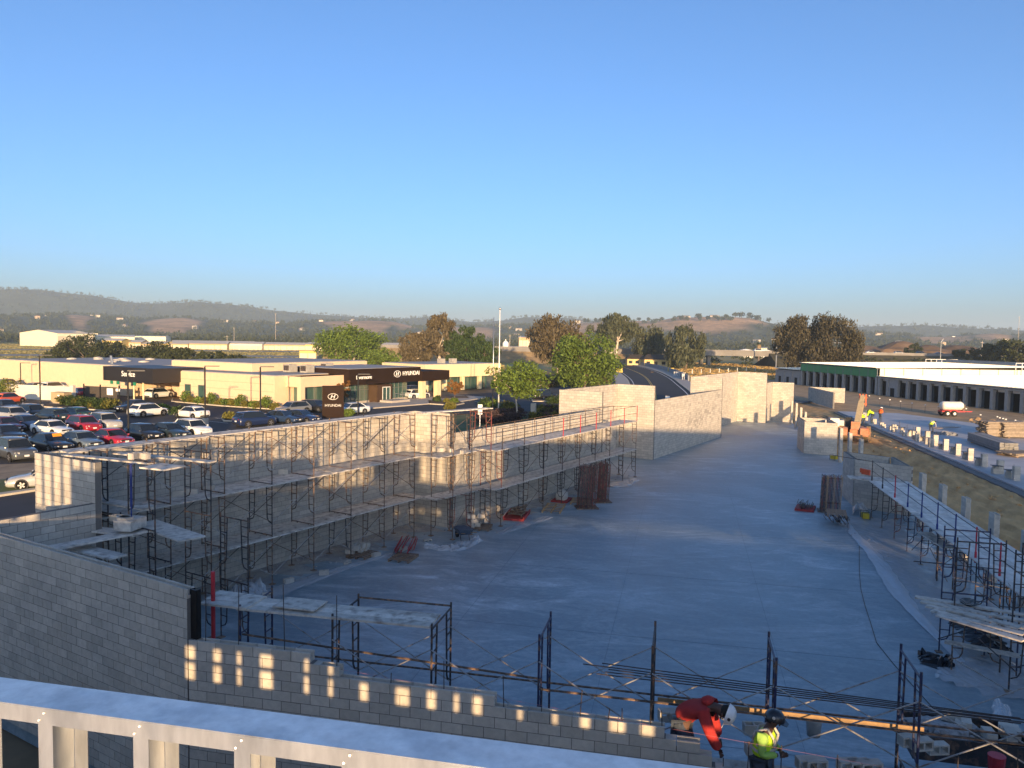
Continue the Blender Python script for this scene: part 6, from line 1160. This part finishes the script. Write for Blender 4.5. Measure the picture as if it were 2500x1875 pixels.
for k in range(260):
    px = rng.uniform(-30,1240); D = rng.uniform(760,840); p = gp(px,D); s_ = rng.uniform(3,5.5); q = PR[k % 6].copy(); q *= np.array((s_,s_,s_*1.5)); q += np.array((p.x,p.y,p.z)); Q.append(q)
o = stuff(link('field_scrub', quads_mesh('field_scrub', np.concatenate(Q), LO))); o['label'] = 'loose scrub and hedges along the field edges'; o['category'] = 'scrub'
stuff(link('embankment_scrub', quads_mesh('embankment_scrub', np.concatenate([PR[k % 6]*np.array((1.6,1.6,1.3))*rng.uniform(.6,1.4)+np.array((*((FA+fd*rng.uniform(72,fL+50)-fn*rng.uniform(2,16))[:2]), rng.uniform(-.5,3.2))) for k in range(260)]), LO)))
# runway and field strips
def strip(name, D0, D1, p0, p1, m, dz): 
    mb = MB(); A_ = [gp(p0+(p1-p0)*k/24, D0)+Vector((0,0,dz)) for k in range(25)]; B_ = [gp(p0+(p1-p0)*k/24, D1)+Vector((0,0,dz)) for k in range(25)]; mb.add(A_+B_, [(k,k+1,25+k+1,25+k) for k in range(24)]); return struct(mb.build(name, m))
GR = []
for k in range(52000):
    left = k % 4 != 3; px = rng.uniform(-70,1230) if left else rng.uniform(1500,2300); D = rng.uniform(235,770) if left else rng.uniform(180,420)
    if left and (392 < D < 428 or 517 < D < 548): continue
    GR.append((px, D))
GR = np.array(GR); ax = np.radians(HEAD)-np.arctan((GR[:,0]-1250)/1900); gx_2 = GR[:,1]*np.cos(ax); gy_2 = GR[:,1]*np.sin(ax); gz_2 = terr(gx_2, gy_2); n_ = len(GR); oa = rng.uniform(0, np.pi, n_); hw_ = rng.uniform(.25,.9,n_); hh = rng.uniform(.12,.38,n_)
rp = np.array([(p.x,p.y) for p in YA+offs(RA,3.0)+offs(LA,-3.0)]); rdist = np.full(n_, 1e9)
for q_ in rp: rdist = np.minimum(rdist, np.hypot(gx_2-q_[0], gy_2-q_[1]))
keep = (rdist > 5.5) & ~((gx_2 > 100) & (gx_2 < 215) & (gy_2 < 62) & (gy_2 > -20)); dxv = np.stack([np.cos(oa)*hw_, np.sin(oa)*hw_, np.zeros(n_)], -1); b0_ = np.stack([gx_2, gy_2, gz_2-.05], -1); tp = np.stack([rng.normal(0,.15,n_), rng.normal(0,.15,n_), hh], -1)
qq = np.stack([b0_-dxv, b0_+dxv, b0_+dxv*.7+tp, b0_-dxv*.7+tp], 1)[keep]; lf = (GR[:,0] < 1400)[keep]
for nm_, sel, lm_ in (('field_grass', lf, leafmat('field_grass', (.25,.215,.085), .4)), ('dry_grass', ~lf, leafmat('dry_grass', (.40,.27,.10), .4))): o = stuff(link(nm_, quads_mesh(nm_, qq[sel].reshape(-1,3), lm_))); o['label'] = nm_.replace('_',' ')+' standing over the open fields'; o['category'] = 'grass'
strip('runway', 395, 425, -60, 1000, mat('old_runway', (.27,.25,.22), .9, .1, .05), .12); strip('taxiway', 520, 545, -60, 1050, MATS['old_runway'], .12); strip('mown_field', 300, 385, -60, 960, mat('mown_grass', (.17,.19,.05), .95, .2, .06), .1)
for i, (px, D, h_) in enumerate(((673,900,34),(572,820,18),(1268,560,13),(1243,600,14),(1310,520,12),(2393,560,14),(2450,620,14),(1962,700,13),(2480,900,40),(555,700,10),(988,480,11))):
    t = thing('utility_pole', 'slender pole rising in the distance, %s from the left' % ORD[[1,0,5,4,6,8,9,7,10,2,3][i]] if i < 11 else '', 'pole', gp(px,D), rad(-58)); MB().tube((0,0,0),(0,0,h_),.22,6,.12).build('pole', BARKW, t); MB().box(0,0,h_-1.2,2.2,.15,.15).build('cross_arm', BARKW, t)
# ------------------------------------------------------------------ people
SKIN = mat('skin', (.22,.11,.07), .6, .05, 8); SKIND = mat('gloved_skin', (.10,.05,.035), .7, .05, 8); DENIM = mat('denim', (.045,.06,.09), .9, .25, 20, bump=.2, bscale=40); HOOD = mat('red_hoodie', (.40,.028,.025), .9, .12, 9, bump=.4, bscale=9); VEST = mat('hi_vis_vest', (.55,.85,.02), .7, .06, 8, bump=.3, bscale=8); REFL = mat('reflective_tape', (.55,.50,.45), .4, .05, 8); SHIRT = mat('grey_shirt', (.36,.37,.42), .9, .1, 10, bump=.3, bscale=10); HELW = mat('white_hard_hat', (.78,.78,.78), .3, .04, 6, coat=.5); HELB = mat('black_hard_hat', (.012,.013,.018), .3, .05, 6, coat=.5); BOOT = mat('boot_leather', (.05,.035,.025), .8, .2, 8); ORV = mat('hi_vis_orange', (.72,.13,.02), .7, .06, 8); SLEEVE = mat('lime_sleeve', (.30,.50,.10), .85, .15, 10, bump=.3, bscale=10); HAIR = mat('dark_hair', (.012,.010,.009), .8, .1, 20)
def skin(name, J, E_, R, m, parent, root=0, sub=2):
    ks = list(J); idx = {k: i for i, k in enumerate(ks)}; me_ = bpy.data.meshes.new(name); me_.from_pydata([tuple(J[k]) for k in ks], [(idx[a], idx[b_]) for a, b_ in E_], []); me_.update(); o = link(name, me_, parent)
    md = o.modifiers.new('skin', 'SKIN'); md.use_smooth_shade = True
    for i, k in enumerate(ks): r_ = R[k]; me_.skin_vertices[0].data[i].radius = (r_, r_) if not isinstance(r_, tuple) else r_; me_.skin_vertices[0].data[i].use_root = (i == root)
    s_ = o.modifiers.new('sub', 'SUBSURF'); s_.levels = sub; s_.render_levels = sub; me_.materials.append(m); return o
BODY_E = [('pel','wst'),('wst','chs'),('chs','nck'),('nck','hd'),('hd','hdt'),('chs','shl'),('shl','ell'),('ell','wrl'),('chs','shr'),('shr','elr'),('elr','wrr'),('pel','hil'),('hil','knl'),('knl','anl'),('pel','hir'),('hir','knr'),('knr','anr')]
def person(label, loc, rz, J, top_m, helm_m, arms_m=None, vest=False, scale=1.0, trousers=DENIM, group=None, skin_m=SKIN):
    """J: joints in metres, facing +x, feet at z = 0"""
    t = thing('person', label, 'person', loc, rz, group); t.scale = (scale,)*3
    R = dict(pel=.135,wst=.13,chs=.165,nck=.06,hd=.095,hdt=.085,shl=.065,ell=.045,wrl=.034,shr=.065,elr=.045,wrr=.034,hil=.095,knl=.065,anl=.05,hir=.095,knr=.065,anr=.05)
    Jv = {k: Vector(v) for k, v in J.items() if k in R}; skin('body', Jv, BODY_E, R, skin_m, t)
    pad = lambda ks, e: {k: R[k]+e for k in ks}
    tk = ['pel','wst','chs','shl','ell','wrl2','shr','elr','wrr2']; Jc = dict(Jv); 
    for s_ in 'lr': Jc['wr%s2' % s_] = Jv['el'+s_].lerp(Jv['wr'+s_], .92)
    R['wrl2'] = R['wrr2'] = .036
    if vest:
        skin('shirt', {k: Jc[k] for k in tk}, [('pel','wst'),('wst','chs'),('chs','shl'),('shl','ell'),('ell','wrl2'),('chs','shr'),('shr','elr'),('elr','wrr2')], pad(tk,.016), arms_m or top_m, t)
        vk = ['pel','wst','chs','shl2','shr2','nk2']; Jc['shl2'] = Jv['chs'].lerp(Jv['shl'],.85); Jc['shr2'] = Jv['chs'].lerp(Jv['shr'],.85); Jc['nk2'] = Jv['chs'].lerp(Jv['nck'],.55); R.update(shl2=.07,shr2=.07,nk2=.07)
        skin('vest', {k: Jc[k] for k in vk}, [('pel','wst'),('wst','chs'),('chs','shl2'),('chs','shr2'),('chs','nk2')], pad(vk,.055), top_m, t)
        for f_, rr_ in ((.45,.206),(.05,.198)):
            c = Jv['wst'].lerp(Jv['chs'],f_); d = (Jv['chs']-Jv['wst']).normalized(); mb = MB(); mb.tube(c-d*.025, c+d*.025, rr_, 16, cap=False); mb.build('reflective_band', REFL, t, True)
        for s_ in 'lr':
            a = Jv['wst'].lerp(Jv['sh'+s_],.15); b_ = Jv['chs'].lerp(Jv['sh'+s_],.62)+Vector((.0,0,.0)); up_ = (Jv['chs']-Jv['wst']).normalized(); fw = up_.cross(Jv['shl']-Jv['shr']).normalized(); 
            if fw.x < 0: fw = -fw
            MB().path([a+fw*.17, Jv['chs'].lerp(Jv['sh'+s_],.62)+fw*.16, Jv['chs'].lerp(Jv['sh'+s_],.62)+up_*.13+fw*.02, Jv['chs'].lerp(Jv['sh'+s_],.62)-fw*.15, a-fw*.17], .022, 6).build('reflective_strap', REFL, t, True)
    else:
        skin('hoodie', {k: Jc[k] for k in tk}, [('pel','wst'),('wst','chs'),('chs','shl'),('shl','ell'),('ell','wrl2'),('chs','shr'),('shr','elr'),('elr','wrr2')], pad(tk,.045), top_m, t)
        up_ = (Jv['nck']-Jv['chs']).normalized(); c = Jv['chs'].lerp(Jv['nck'],.75); MB().blob(c-up_*.03+Vector((-.03,0,.055)), (.1,.12,.065), 2, 2, .12).build('hood', top_m, t, True)
    lk = ['pel','hil','knl','anl','hir','knr','anr']; skin('trousers', {k: Jv[k] for k in lk}, [('pel','hil'),('hil','knl'),('knl','anl'),('pel','hir'),('hir','knr'),('knr','anr')], pad(lk,.02), trousers, t)
    for s_ in 'lr': a = Jv['an'+s_]; MB().loft([[(a.x+x, a.y+y*w, z) for y, z in ((-.05,-.07),(.05,-.07),(.05,hh),(-.05,hh))] for x, w, hh in ((-.09,.7,.06),(-.02,1,.07),(.08,1,.0),(.18,.7,-.03))]).build('boot', BOOT, t, True)
    # head: face features and hard hat
    hd, up_ = Jv['hd'], (Jv['hdt']-Jv['hd']).normalized(); fw = Vector(J['look']).normalized(); fw = (fw-up_*fw.dot(up_)).normalized(); sd_ = up_.cross(fw)
    def hp3(f_, s_, u_): return hd+fw*f_+sd_*s_+up_*u_
    MB().blob(hp3(.1,0,.01),(.018,.014,.025),1,1,0).build('nose', skin_m, t, True); MB().beam(hp3(.09,-.025,-.05), hp3(.09,.025,-.05), .012, .012).build('mouth', mat('lips', (.14,.05,.04), .6, 0), t)
    for s_ in (-1,1): MB().blob(hp3(.085,s_*.034,.04),(.012,.012,.009),1,1,0).build('eye', HAIR, t); MB().blob(hp3(0,s_*.1,.02),(.02,.012,.032),1,1,0).build('ear', skin_m, t, True)
    MB().blob(hp3(-.03,0,.05),(.1,.1,.1),4,2,.05).build('hair', HAIR, t, True)
    rings = [(.148,.075),(.142,.11),(.125,.16),(.085,.2),(.03,.218)]; n = 18; P_ = []; F_ = []
    for r_, u_ in rings: P_ += [hp3(r_*1.12*math.cos(2*math.pi*k/n), r_*math.sin(2*math.pi*k/n), u_) for k in range(n)]
    for j in range(len(rings)-1): F_ += [(j*n+k, j*n+(k+1) % n, (j+1)*n+(k+1) % n, (j+1)*n+k) for k in range(n)]
    F_.append(tuple(range((len(rings)-1)*n, len(rings)*n))); hm = MB().add(P_, F_).build('hard_hat', helm_m, t, True)
    MB().add([hp3(.13,-.11,.08),hp3(.13,.11,.08),hp3(.22,.06,.07),hp3(.22,-.06,.07),hp3(.13,-.11,.088),hp3(.13,.11,.088),hp3(.22,.06,.078),hp3(.22,-.06,.078)],[(3,2,1,0),(4,5,6,7),(2,3,7,6),(0,1,5,4),(1,2,6,5),(3,0,4,7)]).build('brim', helm_m, hm)
    MB().blob(hp3(.0,-.145,.14),(.03,.008,.03),1,1,0).build('sticker', REFL if helm_m is HELB else STEELD, hm)
    # hands: palm, four fingers and a thumb
    for s_ in 'lr':
        w = Jv['wr'+s_]; d = (w-Jv['el'+s_]).normalized(); n_ = d.orthogonal().normalized(); b_ = d.cross(n_); JJ = {'w': w, 'p': w+d*.06}; EE = [('w','p')]; RR_ = {'w': .03, 'p': (.034,.02)}
        for k in range(4):
            o_ = n_*(.012*(k-1.5)*1.5); ln = (.075,.085,.08,.062)[k]; JJ['a%d' % k] = w+d*.085+o_; JJ['b%d' % k] = w+d*(.085+ln*.5)+o_+b_*.018; JJ['c%d' % k] = w+d*(.085+ln*.75)+o_+b_*.048; EE += [('p','a%d' % k),('a%d' % k,'b%d' % k),('b%d' % k,'c%d' % k)]; RR_.update({'a%d' % k: .0095, 'b%d' % k: .009, 'c%d' % k: .008})
        JJ['t1'] = w+d*.045-n_*.035+b_*.012; JJ['t2'] = w+d*.085-n_*.045+b_*.03; EE += [('w','t1'),('t1','t2')]; RR_.update(t1=.012, t2=.009); skin('hand', JJ, EE, RR_, SKIND if skin_m is SKIND else skin_m, t, 0, 1)
    return t
BEND = dict(pel=(-.2,0,.92),wst=(-.08,0,1.1),chs=(.14,0,1.28),nck=(.33,0,1.28),hd=(.45,0,1.21),hdt=(.56,0,1.18),shl=(.2,.19,1.22),ell=(.28,.26,.93),wrl=(.38,.18,.68),shr=(.2,-.19,1.22),elr=(.34,-.25,.93),wrr=(.46,-.16,.66),hil=(-.16,.1,.88),knl=(-.04,.14,.48),anl=(-.14,.14,.07),hir=(-.16,-.1,.88),knr=(.06,-.14,.48),anr=(-.02,-.14,.07),look=(.6,0,-.8))
STAND = dict(pel=(0,0,.95),wst=(.02,0,1.1),chs=(.07,0,1.34),nck=(.11,0,1.5),hd=(.17,0,1.58),hdt=(.20,0,1.68),shl=(.07,.2,1.40),ell=(.06,.27,1.12),wrl=(.28,.12,1.08),shr=(.07,-.2,1.40),elr=(.06,-.27,1.12),wrr=(.29,-.08,1.10),hil=(0,.1,.9),knl=(.04,.12,.5),anl=(0,.13,.07),hir=(0,-.1,.9),knr=(.05,-.12,.5),anr=(.02,-.13,.07),look=(.8,0,-.6))
KNEEL = dict(BEND); KNEEL.update(pel=(-.18,0,.62),wst=(-.05,0,.78),chs=(.17,0,.92),nck=(.33,0,.93),hd=(.44,0,.92),hdt=(.53,0,.93),shl=(.2,.19,.88),ell=(.3,.22,.62),wrl=(.42,.14,.42),shr=(.2,-.19,.88),elr=(.3,-.22,.62),wrr=(.44,-.12,.42),hil=(-.16,.1,.58),knl=(.14,.14,.42),anl=(-.02,.14,.07),hir=(-.16,-.1,.58),knr=(.14,-.14,.42),anr=(-.06,-.14,.07))
rzr = math.atan2(U2.y, U2.x)
person('bricklayer in a red hoodie and white hard hat bent over the wall', ns(9.85,.62,1.82), rzr-.25, BEND, HOOD, HELW, scale=1.15, skin_m=SKIND)
person('bricklayer in a yellow-green vest and black hard hat holding a tool', ns(11.05,.55,1.42), rzr-.35, STAND, VEST, HELB, SLEEVE, True, scale=1.08, skin_m=SKIND)
person('far worker in a yellow-green jacket standing on the second slab edge', at(2127,1031,Z2), 1.2, BEND, VEST, HELW, scale=1.1); person('far worker in an orange jacket beside the yellow-green one', at(2146,1030,Z2)+Vector((1,0,0)), -.6, STAND, ORV, HELW, scale=1.0)
person('far worker in a yellow-green jacket crouching by the orange machine', at(2105,1036,0), 0.4, KNEEL, VEST, HELW, scale=1.2); person('far worker bent over with a yellow striped vest on the second slab', at(2274,1058,Z2), -.5, BEND, VEST, HELB, SHIRT, True, scale=1.0)
# tarps and tools beside the bending far worker
crumple('tarpaulin', 'grey tarp and tools spread beside the bent far worker', [(at(2262,1057,Z2),1.0),(at(2300,1060,Z2),2.0),(at(2335,1064,Z2),.5)], .2, 31, 'tarpaulin', LUMG); pole_pile('board_pile', 'few dark boards lying beside the bent far worker', at(2310,1048,Z2), -.6, 6, 4.0, [LUM], 32, .4, .15)
# ------------------------------------------------------------------ the photographer's own building: stud parapet and open lower storey
STUDM = mat('galvanised_stud', (.70,.70,.68), .34, .16, 14, metal=.8, col2=(.56,.57,.57), mixscale=5, lo=.46, hi=.6, stretch=(1,1,.3), bump=.12, bscale=7); NB = Vector((math.cos(rad(19.3)), math.sin(rad(19.3)), 0)); TB = Vector((NB.y, -NB.x, 0)); rzB = math.atan2(TB.y, TB.x)
rf0 = at(0,1653,8.2); dB = NB.x*rf0.x+NB.y*rf0.y
def pb(s_, w, z): p = NB*(dB-w)+TB*s_; return Vector((p.x, p.y, z))
t = thing('stud_parapet', 'galvanised steel stud parapet across the bottom of the picture', 'framing', pb(0,0,0), rzB)
WT = .195; MB().box(3,-WT/2,8.194,34,WT,.006).build('top_track', STUDM, t); MB().box(3,-WT-.0015,8.13,34,.003,.066).build('front_flange', STUDM, t); MB().box(3,.0015,8.13,34,.003,.066).build('back_flange', STUDM, t)
S0_, SP_ = -2.523, .45
for k in range(-28,40):
    s_ = S0_+k*SP_
    st = MB(); st.box(s_,-WT+.002,6.2,.07,.003,1.99).box(s_,-.002,6.2,.07,.003,1.99).box(s_-.034,-WT/2,6.2,.003,WT-.006,1.99); st.build('stud', STUDM, t)
    for dx, dz in ((.0,.045),(-.025,.012)): MB().tube((s_+dx,-WT-.002,8.135+dz),(s_+dx+.003,-WT-.011,8.137+dz),.0045,6).build('screw', STUDM, t)
MB().box(3,-WT/2,6.19,34,WT,.006).build('bottom_track', STUDM, t)
t = thing('site_building', 'block and deck structure under the stud parapet', 'building', pb(0,0,0), rzB)
DK = mat('deck_sheet', (.68,.67,.64), .8, .1, 2); MB().box(12,-3.0,5.55,70,5.4,.6).build('deck', DK, t); MB().box(12,-.42,4.95,70,.2,.595).build('header', BLOCK, t); MB().box(12,-.4,0,70,.3,4.05).build('lower_wall', BLOCK, t)
MB().box(-14.7,-.4,4.05,17,.25,.9).build('infill_panel', BLOCK, t); MB().box(24.2,-.4,4.27,40,.25,.68).build('infill_panel', BLOCK, t)
rn = random.Random(9); s_ = -6.2                 # slots of the unfinished infill, where the low sun comes through
while s_ < 4.2:
    w = rn.choice((.22,.3,.36,.5,.62)); MB().box(s_+w/2,-.4,4.05,w,.2,.9).build('infill_panel', BLOCK, t); s_ += w+rn.choice((.14,.22,.28,.32))
MB().box(-1,-.44,4.40,10.4,.05,.09).build('girt', STUDM, t); MB().box(-1,-.44,4.74,10.4,.06,.21).build('girt', STUDM, t)
for a, b_, z0, z1 in ((6,47,8.05,8.9),(16,47,8.8,9.25),(-3.2,-.8,6.15,7.4),(-12,-5.5,6.15,7.5)): MB().box((a+b_)/2,-.12,max(z0,6.15) if z0 < 8 else 6.15,b_-a,.06,(z1-z0) if z0 < 8 else z1-6.15).build('sheathing', DK, t) if z0 < 8 or a > 8 else MB().box((a+b_)/2,-5.4,6.16,b_-a,.06,z1-6.16).build('sheathing', DK, t)
# dark gap and tarp between the two buildings at the lower left
sheet('gap_ground', [tuple((NB*(dB+.2)+TB*-30)[:2]), tuple((NB*(dB+.2)+TB*30)[:2]), tuple((NB*(K.x*NB.x+K.y*NB.y-.1)+TB*30)[:2]), tuple((NB*(K.x*NB.x+K.y*NB.y-.1)+TB*-30)[:2])], -.3, DIRT)
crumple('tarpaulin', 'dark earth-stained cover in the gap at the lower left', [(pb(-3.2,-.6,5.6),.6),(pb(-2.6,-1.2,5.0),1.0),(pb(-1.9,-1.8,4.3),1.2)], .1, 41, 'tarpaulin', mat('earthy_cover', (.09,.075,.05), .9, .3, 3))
# ------------------------------------------------------------------ haze
hz = MB().box(0,0,-8,17600,17600,215).build('haze', None); stuff(hz); hz['label'] = 'thin evening haze over the valley'; hz['category'] = 'haze'
HM = bpy.data.materials.new('haze'); HM.use_nodes = True; N = HM.node_tree.nodes; N.clear(); pv = N.new('ShaderNodeVolumePrincipled'); pv.inputs['Color'].default_value = (.62,.80,1.0,1); pv.inputs['Density'].default_value = 1.9e-4; pv.inputs['Anisotropy'].default_value = .0; mo = N.new('ShaderNodeOutputMaterial'); HM.node_tree.links.new(pv.outputs[0], mo.inputs['Volume']); hz.data.materials.append(HM)
